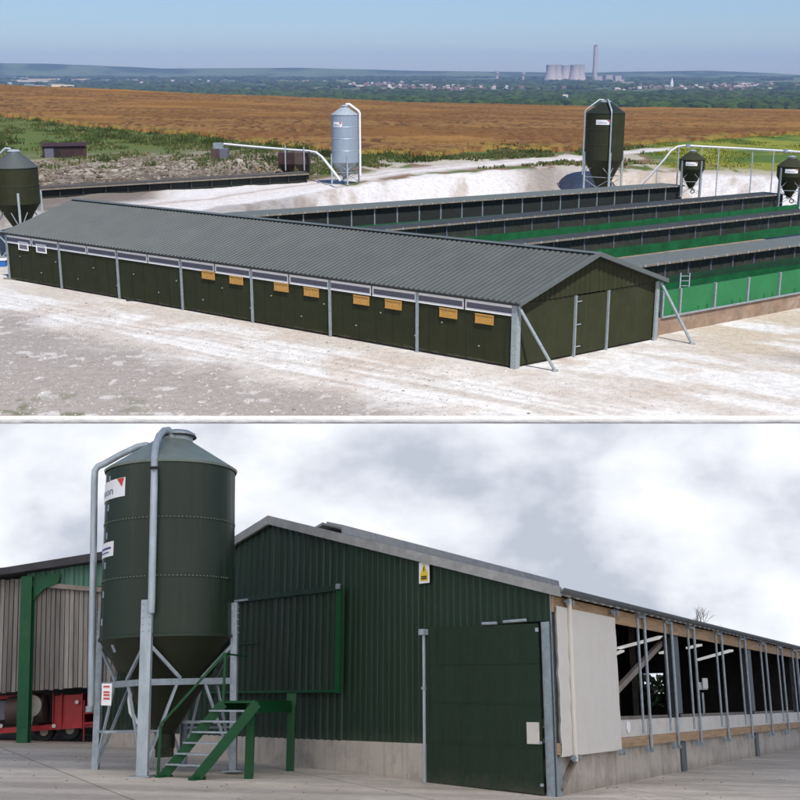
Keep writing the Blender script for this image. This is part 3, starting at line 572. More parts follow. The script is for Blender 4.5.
# left olive silo
b = Vector((ray(RW,17,190)[0]/ray(RW,17,190)[1]*88.5, 88.5, .0)); top = ud(17, 152, 88.8).z; H = top-b.z
silo('squat olive silo with pale cap at the left end of the long shed', 'feed_silo', 'silo', b, 1.70, H*.53, H*.31, H*.12, H*.25, 'olive_gable', 'roof_grey', yaw=-PI/2+.35, pipe=[(PI,.10,2.0)], rings=1, legm='galv_light')
# two hoppers on the chalk bank
for px_, d_, tp, bs, lab in ((690,128,150,196,'small olive hopper on the chalk bank under the bend of the white pipe'),(788,122,156,206,'small olive hopper at the right end of the white pipe')):
    bt_ = ud(px_, bs, d_); tt = ud(px_, tp, d_).z; H = tt-bt_.z
    silo(lab, 'feed_hopper', 'hopper', bt_, 1.38, H*.60, H*.20, H*.16, H*.42, 'olive_gable', 'olive_gable', yaw=-PI/2+.5, sign=(-PI/2-.30, H*.72, 1.25, .40), rings=0, group='olive hoppers on the chalk bank')
    m = MB(); c0 = Vector((0,-.9,H*.12)); m.lathe([(.16,-.05),(.16,.05),(.24,.05),(.24,-.05),(.16,-.05)], 18); 
    o = m.build('hand_wheel', 'black', bpy.data.objects[[q.name for q in COL.objects if q.name.startswith('feed_hopper')][-1]]); o.location = c0; o.rotation_euler = (PI/2,0,0)
# white feed pipe on posts
t0 = ud(640, 190, 130); cv = thing('feed_pipe', 'long white feed pipe on thin steel posts running above both small olive hoppers', 'pipe', UP, t0)
pts = [ud(x_, y_, d_)-t0 for x_, y_, d_ in ((634,192,131),(650,176,130.5),(664,160,130),(671,151,130),(677,147,130),(684,145.6,130),(740,148.5,127),(800,152,124),(860,156,121))]
m = MB(); m.tube(pts, .115, 10); m.build('tube', 'white', cv, True)
for x_, yt, yb, d_ in ((657,170,192,130),(679,147,198,130),(702,147,200,128.8),(719,148,200,128),(753,150,199,126.3),(774,151,200,125),(812,153,205,123)):
    p_, q_ = ud(x_, yt, d_), ud(x_, yb, d_); q_.x, q_.y = p_.x, p_.y; m = MB(); m.bar(p_-t0, q_-t0, .11); m.build('post', 'galv_light', cv)
m = MB()
for x_, y_, d_ in ((690,146,129.7),(788,151,124.7)): m.box(ud(x_, y_, d_)-t0, (.8,.35,.32))
m.build('outlet_box', 'galv', cv)
# rusty tanks and their pipe
for px_, d_, tp, bs, wd, lab in ((219,140,149,166,1.9,'brown rusted tank with grey motor box on its top, left of the pair'),(294,128,153,178,1.75,'rusted square hopper tank at the end of the dark low building, rust brown left half')):
    b_ = ud(px_, bs, d_); H = ud(px_, tp, d_).z-b_.z; tk = thing('rusty_tank', lab, 'tank', UP, b_)
    if px_ == 219:
        for i in range(2): m = MB(); m.ob((-wd/2+i*wd*.55,0,.02), (wd*.53,0,0), (0,1.5,0), (0,0,H)); m.build('body', 'rust_tank' if i == 0 else 'louvre', tk)
        m = MB(); m.box((-.1,.6,H+.35), (1.1,.7,.7)); m.build('motor_box', 'galv', tk); m = MB(); m.bar((.55,.2,0),(.55,.2,H+.6),.1); m.build('mast', 'galv', tk)
    else:
        for i in range(2):
            x0 = -wd+i*(wd+.05); w_ = wd
            m = MB(); zt_ = H; zb_ = H*.55; vs = [(x0,0,zt_),(x0+w_,0,zt_),(x0+w_,1.8,zt_),(x0,1.8,zt_),(x0,0,zb_),(x0+w_,0,zb_),(x0+w_,1.8,zb_),(x0,1.8,zb_),(x0+.6*w_ if i else x0+.5*w_,.7,0),(x0+.9*w_,.7,0),(x0+.9*w_,1.1,0),(x0+.5*w_,1.1,0)]
            m.add(vs, [(0,3,2,1),(0,1,5,4),(1,2,6,5),(2,3,7,6),(3,0,4,7),(4,5,9,8),(5,6,10,9),(6,7,11,10),(7,4,8,11),(8,9,10,11)]); m.build('hopper', 'rust_tank' if i else 'rust_shed', tk)
        m = MB(); m.bar((-.9,-.1,H*.3),(-.9,-.1,H+.9),.12); m.bar((1.2,-.1,H*.3),(1.2,-.1,H+.7),.12); m.build('mast', 'galv_light', tk)
t0 = ud(224, 144, 138); fp = thing('feed_pipe', 'white sagging pipe running down from the rusted tank to the silver silo', 'pipe', UP, t0)
m = MB(); m.tube([ud(x_, y_, d_)-t0 for x_, y_, d_ in ((224,144,138),(250,146.5,135),(285,149.5,131),(308,151,127.5),(316,152.5,126),(322,157,124),(330,167,121),(340,180,117))], .13, 10); m.build('tube', 'white', fp, True)
for x_, yt, d_ in ((256,147,134.3),(287,149.5,130.5),(309,151,127)):
    p_ = ud(x_, yt, d_)-t0; m = MB(); m.bar(p_, p_-Z*2.4, .09); m.build('post', 'black', fp)
# maroon field shed
b_ = ud(64, 155, 168); u = Vector((.97,.24,0)); w_ = Vector((-.24,.97,0)); b_.z = tz((b_.x, b_.y)); rs = thing('field_shed', 'small dark maroon shed with an open black doorway on the grassy verge', 'shed', UP, b_)
H = ud(64, 141, 168).z-ud(64, 155, 168).z
m = MB(); m.ob(-u*2.9, u*5.9, w_*3.5, Z*H*.85); m.build('wall', 'rust_shed', rs)
m = MB(); m.prism([-u*3.1-w_*.25+Z*H*.86, -u*3.1+w_*1.9+Z*H*1.05, -u*3.1+w_*3.8+Z*H*.86, -u*3.1+w_*1.9+Z*H*.95], u*6.3); m.build('roof', 'rust_shed', rs)
m = MB(); m.ob(-u*1.2-w_*.03, u*.8, w_*.02, Z*H*.7); m.build('doorway', 'pen_dark', rs); m = MB(); m.ob(-u*2.6-w_*.04, u*1.2, w_*.03, Z*H*.72); m.build('door', 'louvre', rs)  # black sheet on the wall gives the opening its shade as colour
# long low dark building on the left
pa, pb = gu(36, 199, PZ), gu(306, 182, PZ); pa.z = pb.z = PZ-.05; dv = pb-pa; Ln = dv.length; u = dv.normalized(); w_ = Vector((-u.y,u.x,0))
lb = thing('low_hut_row', 'long low black hut row with pale roof edge below the spoil bank on the left', 'hut row', UP, pa)
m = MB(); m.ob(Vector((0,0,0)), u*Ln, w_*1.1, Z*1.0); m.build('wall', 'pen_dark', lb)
m = MB(); m.ob(-u*.2-w_*.3+Z*1.0, u*(Ln+.4), w_*1.6, Z*.12); rf = m.build('roof', 'interior', lb)
m = MB(); m.ob(-u*.2-w_*.38+Z*.86, u*(Ln+.4), w_*.07, Z*.14); m.build('fascia', 'rail_wood', rf)
for i in range(14): m = MB(); m.box(u*(i*Ln/13)-w_*.12+Z*.5, (.10,.12,1.0), u); m.build('post', 'pen_panel', lb)
# grey ventilation box peeping over the roof, blue drum, left clutter
b_ = gu(97, 205, 2.0); vb = thing('vent_unit', 'pale grey metal box standing behind the left end of the shed roof ridge', 'vent box', UP, b_)
b_.z = tz((b_.x, b_.y)); H = ud(97, 188, b_.y).z-b_.z; m = MB(); m.box((0,0,H/2), (1.5,1.4,H)); m.build('casing', 'galv', vb); m = MB(); m.box((-.1,0,H+.06), (1.7,1.6,.12)); m.build('cap', 'galv_light', vb); m = MB(); m.box((0,-.72,H*.7), (.9,.03,.6)); m.build('grille', 'louvre', vb); m = MB(); m.box((.8,0,H*.55), (.12,1.2,H*1.0)); m.build('side_post', 'black', vb)
b_ = gu(2, 266); tr_ = thing('water_trough', 'blue water trough lying at the far left of the chalk yard', 'trough', UP, b_); m = MB(); m.box((-.6,0,.25), (2.0,.7,.5)); m.build('basin', 'blue', tr_); m = MB(); m.box((-.6,0,.52), (2.1,.8,.05)); m.build('rim', 'white', tr_)
a0, a1 = gu(4, 279), gu(41, 281); m = MB(); m.bar(a0-a0, a1-a0+Z*.06, .16, .10); tag(m.build('steel_beam', 'rail_wood', None, loc=a0+Z*.06), 'grey steel beam lying on the chalk at the left corner of the shed', 'beam')
p_ = gu(131, 301); m = MB(); m.prism([(-.3,-.12,0),(.3,-.08,0),(.28,.12,0),(-.25,.14,0)], (.02,0,.12)); tag(m.build('rubber_scrap', 'black', None, loc=p_), 'black rubber scrap lying on the chalk by the shed wall', 'scrap')

# ================================================================== PEN ROWS
ga, gb = gu(660, 335), gu(800, 308); G = ga; gu_ = (gb-ga).normalized(); gw = Vector((-gu_.y, gu_.x, 0)); gspan = (gb-ga).length
FW = SO+SR*(WID+.35)
m = MB(); m.prism([G, G+gu_*(gspan+18), G+gu_*(gspan+18)+gw*52, FW+SL*46+gw*4, FW+SL*.4], Z*1.0); o = m.build('pen_terrace', 'base_wall'); o['kind'] = 'structure'
ft = thing('green_fence', 'bright green panel fence with pale posts along the brown terrace wall', 'fence', UP, G+Z*1.0)
npan = 9; pw = 3.09; off = -1.56
fh = ud(730, 280, 66).z
s_fh = 1.55
for i in range(npan):
    s0 = off+i*pw; m = MB(); s_a = max(s0+.07, .05); m.ob(gu_*s_a+gw*.05, gu_*(s0+pw-.07-s_a), gw*.05, Z*s_fh)
    m.ob(gu_*(s0+1.7)+gw*.0, gu_*.05, gw*.04, Z*.35); m.ob(gu_*(s0+2.5)+gw*.0, gu_*.05, gw*.04, Z*.35); m.build('panel', 'green_fence', ft)
for i in range(npan+1): m = MB(); m.box(gu_*max(.03, off+i*pw)+Z*s_fh/2, (.13,.16,s_fh+.06), gu_); m.build('post', 'galv', ft)
m = MB(); m.ob(-gw*.12, gu_*(npan*pw+off), gw*.12, Z*.09); m.build('bottom_rail', 'galv', ft)
def pen_row(p0, p1, h, dep, nb, label, green_d, roofmat='pen_roof', gh=.5, openf=False):
    dv = p1-p0; Ln = dv.length; u = dv.normalized(); w_ = Vector((-u.y,u.x,0)); bay = Ln/nb
    t = thing('pen_row', label, 'pen row', UP, p0, 'dark pen rows on the terrace')
    for i in range(nb):
        m = MB(); m.ob(u*(i*bay+.07)+w_*.05, u*(bay-.14), w_*.08, Z*h)
        for f in (.22,.42,.66,.83): m.ob(u*((i+f)*bay)+w_*.02, u*.06, w_*.03, Z*0+Z*(.35+.2*random.random())); m.v[-8:] = [tuple(Vector(v)+Z*(h-.62)) for v in m.v[-8:]]
        for _ in range(3): q = u*((i+random.uniform(.1,.9))*bay)+Z*random.uniform(.2,.9)*h; m.box(q+w_*.04, (.1,.03,.08), u)
        m.build('panel', 'pen_dark' if openf else 'pen_panel', t)  # open fronts are filled with black panels, their shade put in as colour
    for i in range(nb+1): m = MB(); m.box(u*(i*bay)+Z*h/2, (.11,.13,h), u); m.build('post', 'galv' if openf else 'louvre', t)
    m = MB(); m.ob(-w_*.25+Z*h, u*Ln, w_*(dep+.4), Z*.07); m.ob(u*0+w_*.3, u*.1, w_*(dep-.3), Z*h); m.ob(u*(Ln-.1)+w_*.3, u*.1, w_*(dep-.3), Z*h); m.ob(w_*(dep-.05), u*Ln, w_*.08, Z*h); m.build('roof', roofmat, t)
    m = MB(); m.ob(-w_*.32+Z*(h-.04), u*Ln, w_*.07, Z*.13); rl = m.build('eave_rail', 'rail_wood', t)
    for i in range(nb*2+1): m = MB(); m.box(u*(i*bay/2)-w_*.36+Z*(h+.05), (.12,.08,.16), u); m.build('bracket', 'galv_light', rl)
    m = MB(); n = nb*4; vs = []
    for i in range(n+1):
        s = i*Ln/n; zz = gh*(.9+.10*random.random()); vs += [u*s-w_*green_d+Z*.01, u*s-w_*green_d+Z*zz]
    m.add(vs, [(2*i,2*i+2,2*i+3,2*i+1) for i in range(n)]); m.ob(u*0-w_*(green_d-.05)+Z*.01, u*Ln, w_*(green_d-.1), Z*.05)
    m.build('green_netting', 'green_mesh', t)
    return t
def row_pts(pa, pb, zb, ext0=0, ext1=0):
    a_, b_ = gu(*pa, zb), gu(*pb, zb); d_ = (b_-a_).normalized(); f0 = -(b_-SO).dot(SN)-(WID*abs(SR.dot(SN))+.8); k_ = d_.dot(SN)
    if k_ < 0: ext0 = min(ext0, (b_-a_).length*0+f0/(-k_)-(b_-a_).length) if f0/(-k_) > 0 else ext0
    return a_-d_*ext0, b_+d_*ext1
T1 = 1.0
a_, b_ = row_pts((632,288.5), (800,263.5), T1, 10, 6); pen_row(a_, b_, 1.42, 2.6, 14, 'nearest dark pen row with grey flat roof behind the bright green fence', 1.6, 'pen_roof', .45)
a_, b_ = row_pts((640,249), (800,229), T1, 40, 8); pen_row(a_, b_, 1.45, 1.6, 17, 'second dark pen row from the green fence, brown rail on top', 2.0, 'pen_panel', .8)
a_, b_ = row_pts((480,240), (781,209.5), T1, 45, 0); pen_row(a_, b_, 1.55, 2.2, 20, 'third dark pen row, ending below the right hand hopper', 2.2, 'pen_panel', .8)
a_, b_ = row_pts((400,223), (681,200.5), T1, 60, 0); pen_row(a_, b_, 1.60, 3.0, 26, 'farthest open fronted pen row at the foot of the white chalk bank', 2.0, 'pen_roof', .3, True)
q0 = G+gu_*.25+Z*1.004; m = MB(); m.prism([q0+gw*.3, q0+gu_*27+gw*.3, q0+gu_*27+gw*8.0, q0+gu_*.1+gw*8.0], Z*.03); m.prism([q0+gw*6.0+Z*.03, q0+gu_*27+gw*6.0+Z*.03, q0+gu_*27+gw*6.05+Z*.03, q0+gw*6.05+Z*.03], Z*.75); tag(m.build('run_netting', 'pen_green_shade'), 'green netting floor and partition inside the bright green fence, coloured dark as shade', 'netting')  # shade behind the fence is put into this floor's dark colour
lad = thing('ladder', 'short grey ladder leaning inside the green fence', 'ladder', UP, gu(684, 295, 1.03))
for dx in (-.22, .22): m = MB(); m.tube([(dx*1.3,0,0),(dx*1.3+.1,.4,1.35)], .04, 8); m.build('rail', 'galv_light', lad)
m = MB()
for i in range(4): f = .2+i*.22; m.bar((-.28+.1*f,.4*f,1.35*f),(.28+.1*f,.4*f,1.35*f), .04)
m.build('rung', 'galv_light', lad)

# ================================================================== FAR SKYLINE
def far_pt(px_, d): 
    r = ray(RW, px_, 80); X = r[0]/r[1]*d; return Vector((X, d, tz((X, d))-3))
def ct_profile(H, R_): return [(R_*(1-.36*math.sin(min(1,(z_/H)/.78)*PI/2)+.04*max(0,(z_/H-.78)/.22)), z_) for z_ in np.linspace(0, H, 12)]
for px_, d, lab in ((550.5,9100,'leftmost and widest of the pale cooling towers on the skyline'),(556.5,9300,'cooling tower just right of the leftmost one, partly hidden by it'),(564.5,9600,'middle cooling tower, lower and paler than its neighbours'),(574.5,9050,'cooling tower left of the tallest chimney'),(579.5,9250,'rightmost cooling tower, next to the tallest chimney')):
    t = thing('cooling_tower', lab, 'cooling tower', UP, far_pt(px_, d), 'cooling towers of the distant power station'); m = MB(); H = 128 if px_ != 564.5 else 120; m.lathe(ct_profile(H, 56), 40); m.build('shell', 'tower', t, True); m = MB(); m.lathe([(37,H-2),(38.5,H-2),(38.5,H+1),(37,H+1)], 40); m.build('rim', 'tower', t)
t = thing('chimney', 'very tall pale power station chimney right of the cooling towers', 'chimney', UP, far_pt(594.5, 9000)); m = MB(); m.tube([(0,0,0),(0,0,268)], 20, 20, True, 15.5); m.build('shaft', 'tower', t, True); m = MB(); m.tube([(0,0,268),(0,0,276)], 14, 20); m.build('rim', 'louvre', t)
t = thing('power_station', 'low pale boiler house blocks right of the tall chimney', 'power station', UP, far_pt(612, 9000))
for x_, w_, h_ in ((-110,60,42),(-30,80,50),(55,70,46)): m = MB(); m.box((x_,0,h_/2), (w_,60,h_)); m.build('block', 'tower', t); 
for x_ in (-60,10,80): m = MB(); m.box((x_,-33,40), (16,6,24)); m.build('flue', 'louvre', t)
for px_, lab in ((497,'lone pale tower on the skyline, left of a similar smaller one'),(523,'small pale tower on the skyline nearest the cooling towers')):
    t = thing('water_tower', lab, 'tower', UP, far_pt(px_, 9400)); h_ = 78 if px_ == 497 else 70; m = MB(); m.tube([(0,0,0),(0,0,h_*.75)], 12, 14, True, 10); m.build('shaft', 'tower', t, True); m = MB(); m.lathe([(0,h_*.7),(16,h_*.75),(17,h_),(0,h_+2)], 20); m.build('tank', 'tower', t, True)
t = thing('church_spire', 'white church spire rising above the distant town', 'church', UP, far_pt(672, 6500)); m = MB(); m.box((0,0,16), (16,16,34)); m.build('tower', 'far_white', t); m = MB(); m.lathe([(9,33),(0,62)], 8); m.build('spire', 'far_white', t)
def house_proto(kind):
    t = thing('house', 'brick red house among the trees of the distant town' if kind == 0 else 'white walled house among the trees of the distant town', 'house', UP, (0,0,0), 'distant red houses' if kind == 0 else 'distant white houses')
    m = MB(); m.box((0,0,4), (22,14,8)); m.build('wall', 'far_brick' if kind == 0 else 'far_white', t)
    m = MB(); m.prism([(-12,-8,8),(-12,8,8),(-12,0,14)], (24,0,0)); m.build('roof', 'far_roof' if kind == 0 else 'tower', t); return t
protos = [house_proto(0), house_proto(1)]; used = [False, False]
spots = []
def near_px(c, s): return random.gauss(c, s)
for i in range(285):
    c_, s_, r0, r1 = random.choice(((450,45,5200,6600),(450,45,5200,6600),(700,55,5200,6800),(700,55,5200,6800),(380,14,6000,7600),(740,18,6600,7200),(150,90,7500,9000)))
    spots.append((near_px(c_, s_), random.uniform(r0, r1), 0 if random.random() < .72 else 1))
spots += [(735+i*3.2, 6300+i*10, 1) for i in range(7)]+[(10,7200,1),(8,7250,1),(566,3600,1),(350,6800,1),(128,9000,1)]
for px_, d, k in spots:
    if not (-5 < px_ < 805): continue
    p_ = far_pt(px_, d); p_.z += 12; mw = Matrix.Translation(p_) @ Matrix.Rotation(random.uniform(-.6,.6), 4, 'Z') @ Matrix.Scale(random.uniform(.5,.95), 4)
    if not used[k]: protos[k].matrix_world = mw; used[k] = True
    else: copy_tree(protos[k], mw)

# ================================================================== FARMYARD ON THE SLOPE BELOW
def yard_mat():
    m = mat('yard_concrete', (.60,.525,.425), .8, var=.14, scale=.5, dirt=(.47,.40,.31), dscale=.33, grime=.75, bump=.25, bscale=30, spec=.35)
    N, L = nodes(m); b = N['Principled BSDF']; src = b.inputs['Base Color'].links[0].from_socket
    tc = N.new('ShaderNodeTexCoord'); mp = N.new('ShaderNodeMapping'); mp.inputs['Rotation'].default_value = (0,0,math.atan2(BR.y, BR.x)+.02); L.new(tc.outputs['Object'], mp.inputs[0])
    br = N.new('ShaderNodeTexBrick'); br.offset = 0; br.inputs['Scale'].default_value = 1; br.inputs['Brick Width'].default_value = 6; br.inputs['Row Height'].default_value = 5; br.inputs['Mortar Size'].default_value = .025
    br.inputs['Color1'].default_value = (1,1,1,1); br.inputs['Color2'].default_value = (.86,.86,.87,1); br.inputs['Mortar'].default_value = (.5,.47,.43,1); L.new(mp.outputs[0], br.inputs['Vector'])
    mx = N.new('ShaderNodeMixRGB'); mx.blend_type = 'MULTIPLY'; mx.inputs[0].default_value = 1; L.new(src, mx.inputs[1]); L.new(br.outputs['Color'], mx.inputs[2])
    n = N.new('ShaderNodeTexNoise'); n.inputs['Scale'].default_value = 1; n.inputs['Detail'].default_value = 8; mp2 = N.new('ShaderNodeMapping'); mp2.inputs['Scale'].default_value = (.10,.9,1); L.new(tc.outputs['Object'], mp2.inputs[0]); L.new(mp2.outputs[0], n.inputs['Vector'])
    r = N.new('ShaderNodeMapRange'); r.inputs['From Min'].default_value = .35; r.inputs['From Max'].default_value = .65; r.inputs['To Min'].default_value = .78; r.inputs['To Max'].default_value = 1.15; L.new(n.outputs['Fac'], r.inputs['Value'])
    v8 = N.new('ShaderNodeTexVoronoi'); v8.feature = 'DISTANCE_TO_EDGE'; v8.inputs['Scale'].default_value = .16; n8 = N.new('ShaderNodeTexNoise'); n8.inputs['Scale'].default_value = .9; n8.inputs['Detail'].default_value = 6; L.new(tc.outputs['Object'], n8.inputs['Vector'])
    a8 = N.new('ShaderNodeMixRGB'); a8.inputs[0].default_value = .12; L.new(tc.outputs['Object'], a8.inputs[1]); L.new(n8.outputs['Color'], a8.inputs[2]); s8 = N.new('ShaderNodeVectorMath'); s8.operation = 'MULTIPLY_ADD'; s8.inputs[1].default_value = (1.8,1.8,1.8); L.new(n8.outputs['Color'], s8.inputs[0]); L.new(tc.outputs['Object'], s8.inputs[2]); L.new(s8.outputs[0], v8.inputs['Vector'])
    r8 = N.new('ShaderNodeMapRange'); r8.inputs['From Max'].default_value = .0035; r8.inputs['To Min'].default_value = .62; L.new(v8.outputs['Distance'], r8.inputs['Value'])
    n9 = N.new('ShaderNodeTexNoise'); n9.inputs['Scale'].default_value = 5; n9.inputs['Detail'].default_value = 10; n9.inputs['Roughness'].default_value = .8; L.new(tc.outputs['Object'], n9.inputs['Vector'])
    r9 = N.new('ShaderNodeMapRange'); r9.inputs['From Min'].default_value = .3; r9.inputs['From Max'].default_value = .7; r9.inputs['To Min'].default_value = .8; r9.inputs['To Max'].default_value = 1.15; L.new(n9.outputs['Fac'], r9.inputs['Value'])
    m8 = N.new('ShaderNodeMath'); m8.operation = 'MULTIPLY'; L.new(r8.outputs[0], m8.inputs[0]); L.new(r9.outputs[0], m8.inputs[1]); m9 = N.new('ShaderNodeMath'); m9.operation = 'MULTIPLY'; L.new(m8.outputs[0], m9.inputs[0]); L.new(r.outputs[0], m9.inputs[1]); r = m9
    m2 = N.new('ShaderNodeMixRGB'); m2.blend_type = 'MULTIPLY'; m2.inputs[0].default_value = 1; L.new(mx.outputs[0], m2.inputs[1]); L.new(r.outputs[0], m2.inputs[2]); L.new(m2.outputs[0], b.inputs['Base Color']); return m
m = MB(); nx, ny = 24, 24
for j in range(ny+1):
    for i in range(nx+1):
        x_, y_ = -60+120*i/nx, -10+92*j/ny; m.v.append((x_, y_, zy(x_, y_)))
m.f = [(j*(nx+1)+i, j*(nx+1)+i+1, (j+1)*(nx+1)+i+1, (j+1)*(nx+1)+i) for j in range(ny) for i in range(nx)]
tag(m.build('yard', yard_mat(), frame=LO), kind='structure')

m = MB()
for _ in range(220):
    q = Vector((random.uniform(-14, 9), random.uniform(15, 31), 0))
    q.z = zy(q.x, q.y)+.004; l_ = random.uniform(.015, .05); an = random.uniform(0, PI); m.box(q+Z*.006, (l_, random.uniform(.008,.03), .012), (math.cos(an), math.sin(an), 0))
tag(m.build('yard_litter', 'timber_grey', frame=LO), 'scattered straw bits and grit on the concrete yard', 'litter', kind='stuff')
# overcast sky behind the farmyard: a tall curved backdrop reaching up to the plateau
def sky_mat():
    m = bpy.data.materials.new('overcast_sky'); m.use_nodes = True; N, L = nodes(m); N.clear()
    o = N.new('ShaderNodeOutputMaterial'); e = N.new('ShaderNodeEmission'); L.new(e.outputs[0], o.inputs[0])
    tc = N.new('ShaderNodeTexCoord'); mp = N.new('ShaderNodeMapping'); mp.inputs['Scale'].default_value = (.062,.062,.095); mp.inputs['Location'].default_value = (1.7,.4,.2); L.new(tc.outputs['Object'], mp.inputs[0])
    n = N.new('ShaderNodeTexNoise'); n.inputs['Scale'].default_value = 1.5; n.inputs['Detail'].default_value = 9; n.inputs['Roughness'].default_value = .5; n.inputs['Distortion'].default_value = .0; L.new(mp.outputs[0], n.inputs['Vector'])
    r = N.new('ShaderNodeValToRGB'); el = r.color_ramp.elements; el[0].position = .36; el[0].color = (.45,.49,.57,1); el[1].position = .66; el[1].color = (.92,.93,.96,1)
    k = el.new(.51); k.color = (.73,.76,.82,1)
    L.new(n.outputs['Fac'], r.inputs[0]); L.new(r.outputs[0], e.inputs['Color']); e.inputs['Strength'].default_value = 1.06; return m
n = 48; m = MB(); SKR = 78.0; Mi = LO.inverted()
for i in range(n+1):
    an = math.radians(-36+72*i/n); x_, y_ = SKR*math.sin(an), SKR*math.cos(an)
    zl = zy(x_, y_)-.5
    # height where the backdrop reaches the underside of the plateau
    a_ = LO @ Vector((x_, y_, 0)); up_ = (LO @ Vector((x_, y_, 1)))-a_; h_ = (eb-.06-a_.z)/up_.z
    m.v += [(x_, y_, zl), (x_, y_, zl+(h_-zl)*.33), (x_, y_, zl+(h_-zl)*.66), (x_, y_, h_)]
m.f = [(4*i+k, 4*i+4+k, 4*i+5+k, 4*i+1+k) for i in range(n) for k in range(3)]
tag(m.build('sky', sky_mat(), frame=LO, smooth=True), kind='structure')

# ---- barn
def B(s, t, z, o=0.0, g=0.0): return BL*s+BR*t+Z*z+BRN*o+BGN*g
BRN = -NR; BGN = Vector((BL.y, -BL.x, 0)); BGN = BGN if BGN.y < 0 else -BGN
SA, ZA = wg(272, 521); SE, ZE = 0.0, wg(557, 588)[1]; sl_, zl_ = wg(236, 543); SLE = wg(99, 700)[0]
def zroof(s): return ZE+(ZA-ZE)*s/SA if s <= SA else ZA+(zl_-ZA)*(s-SA)/(sl_-SA)
LB = 31.0
barn = thing('cattle_barn', 'large dark green ribbed barn with a solid dark door and an open curtained side', 'barn', LO, BO)
DS0, DS1 = wg(543, 700)[0], wg(429, 700)[0]; DZ = wg(487, 626)[1]; CB = .83; s1_c = wg(347, 640)[0]
m = MB(); prof = trap(s1_c, SLE, .27, .04, .38, .1); sheet(m, B(0,0,0), BL, BGN, prof, lambda s: CB, lambda s: zroof(s)-.05)
prof = trap(DS1+.02, s1_c, .2, .013, .3, .15); sheet(m, B(0,0,0), BL, BGN, prof, lambda s: CB, lambda s: zroof(s)-.05)
prof = trap(0, DS1+.02, .2, .013, .3, .15); sheet(m, B(0,0,0), BL, BGN, prof, lambda s: DZ+.02, lambda s: zroof(s)-.05)
back = MB(); back.prism([B(DS1,.04,-.3),B(SLE,.04,-.3),B(SLE,.04,zroof(SLE)-.1),B(SA,.04,ZA-.1),B(DS1,.04,zroof(DS1)-.1)], BR*.08)
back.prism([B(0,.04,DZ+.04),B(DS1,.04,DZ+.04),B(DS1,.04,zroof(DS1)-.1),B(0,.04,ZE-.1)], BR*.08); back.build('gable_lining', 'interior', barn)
m.build('gable_cladding', 'barn_green', barn)
m = MB(); m.prism([B(DS1+.06,-.04,-.3),B(SLE,-.04,-.3),B(SLE,-.04,CB+.01),B(DS1+.06,-.04,CB+.01)], BR*.07); m.build('plinth', 'concrete', barn)
# roof, barge, ridge vent
m = MB(); th = .07
for (s0, s1) in ((-.32, SA), (SA, SLE+.3)):
    e0, e1 = B(s0,-.12,zroof(s0)+.02), B(s1,-.12,zroof(s1)+.02)
    n_ = 120; vs = []
    for i in range(n_+1):
        q = BR*(i*(LB+.2)/n_)+Z*(.05*(i % 2)); vs += [e0+q, e1+q, e0+q-Z*.1, e1+q-Z*.1]
    m.add(vs, [f for i in range(n_) for f in ((4*i,4*i+4,4*i+5,4*i+1),(4*i+2,4*i+3,4*i+7,4*i+6),(4*i,4*i+2,4*i+6,4*i+4),(4*i+1,4*i+5,4*i+7,4*i+3))]+[(0,1,3,2),(4*n_,4*n_+2,4*n_+3,4*n_+1)])
rf = m.build('roof', 'fibre', barn)
m = MB()
m.prism([B(-.34,-.2,zroof(-.34)-.10),B(-.34,-.2,zroof(-.34)+.09),B(SA,-.2,ZA+.12),B(SA,-.2,ZA-.11)], BR*.12)
m.prism([B(SA+.004,-.2,ZA-.11),B(SA+.004,-.2,ZA+.12),B(SLE+.3,-.2,zroof(SLE+.3)+.09),B(SLE+.3,-.2,zroof(SLE+.3)-.10)], BR*.12); m.build('barge_board', 'fibre', barn)
m = MB(); v0 = 2.6
m.prism([B(SA-.9,v0,ZA-.1),B(SA-.85,v0,ZA+.15),B(SA-.1,v0,ZA+.33),B(SA-.1,v0,ZA+.26),B(SA-.78,v0,ZA+.08),B(SA-.8,v0,ZA-.1)], BR*17); m.prism([B(SA+.9,v0,ZA-.1),B(SA+.85,v0,ZA+.15),B(SA+.1,v0,ZA+.33),B(SA+.1,v0,ZA+.26),B(SA+.78,v0,ZA+.08),B(SA+.8,v0,ZA-.1)], BR*17); m.build('ridge_vent', 'fibre', rf)
# main door and its steel frame
m = MB(); m.prism([B(DS0,-.13,.03),B(DS1,-.13,.10),B(DS1,-.13,DZ+.05),B(DS0,-.13,DZ-.03)], BR*.06); dr = m.build('door', 'door_green', barn)
m = MB(); 
for f in (.27, .52, .76): m.bar(B(DS0,-.135,DZ*f), B(DS1,-.135,DZ*f+.04), .012, .035)
m.build('panel_seam', 'door_green', dr)
m = MB(); a_, b_ = wg(529.5,722), wg(542.5,744); m.prism([B(a_[0],-.16,b_[1]),B(b_[0],-.16,b_[1]),B(b_[0],-.16,a_[1]),B(a_[0],-.16,a_[1])], BR*.03); m.build('notice_plate', 'sill', dr)
m = MB(); m.box(B(DS1+.03,-.2,DZ-.05), (.16,.14,.12), BL); m.tube([B(DS1+.05,-.15,.05), B(DS1+.05,-.15,DZ)], .035, 8); m.box(B(DS1+.05,-.15,DZ*.62), (.09,.09,.05), BL); m.build('hinge_tube', 'galv_light', barn)
m = MB(); m.box(B(DS0+.02,-.16,DZ-.15),(.04,.05,.07),BL); m.box(B(DS0+.02,-.16,DZ*.3),(.04,.05,.05),BL); m.box(B(DS0+.02,-.16,.2),(.04,.05,.05),BL); m.tube([B(DS0+.3,-.16,DZ+.05),B(DS0+.9,-.16,DZ+.045)], .03, 8); m.tube([B(DS0+1.1,-.16,DZ+.03),B(DS0+1.5,-.16,DZ+.04)], .03, 8); m.build('latch', 'galv_light', barn)
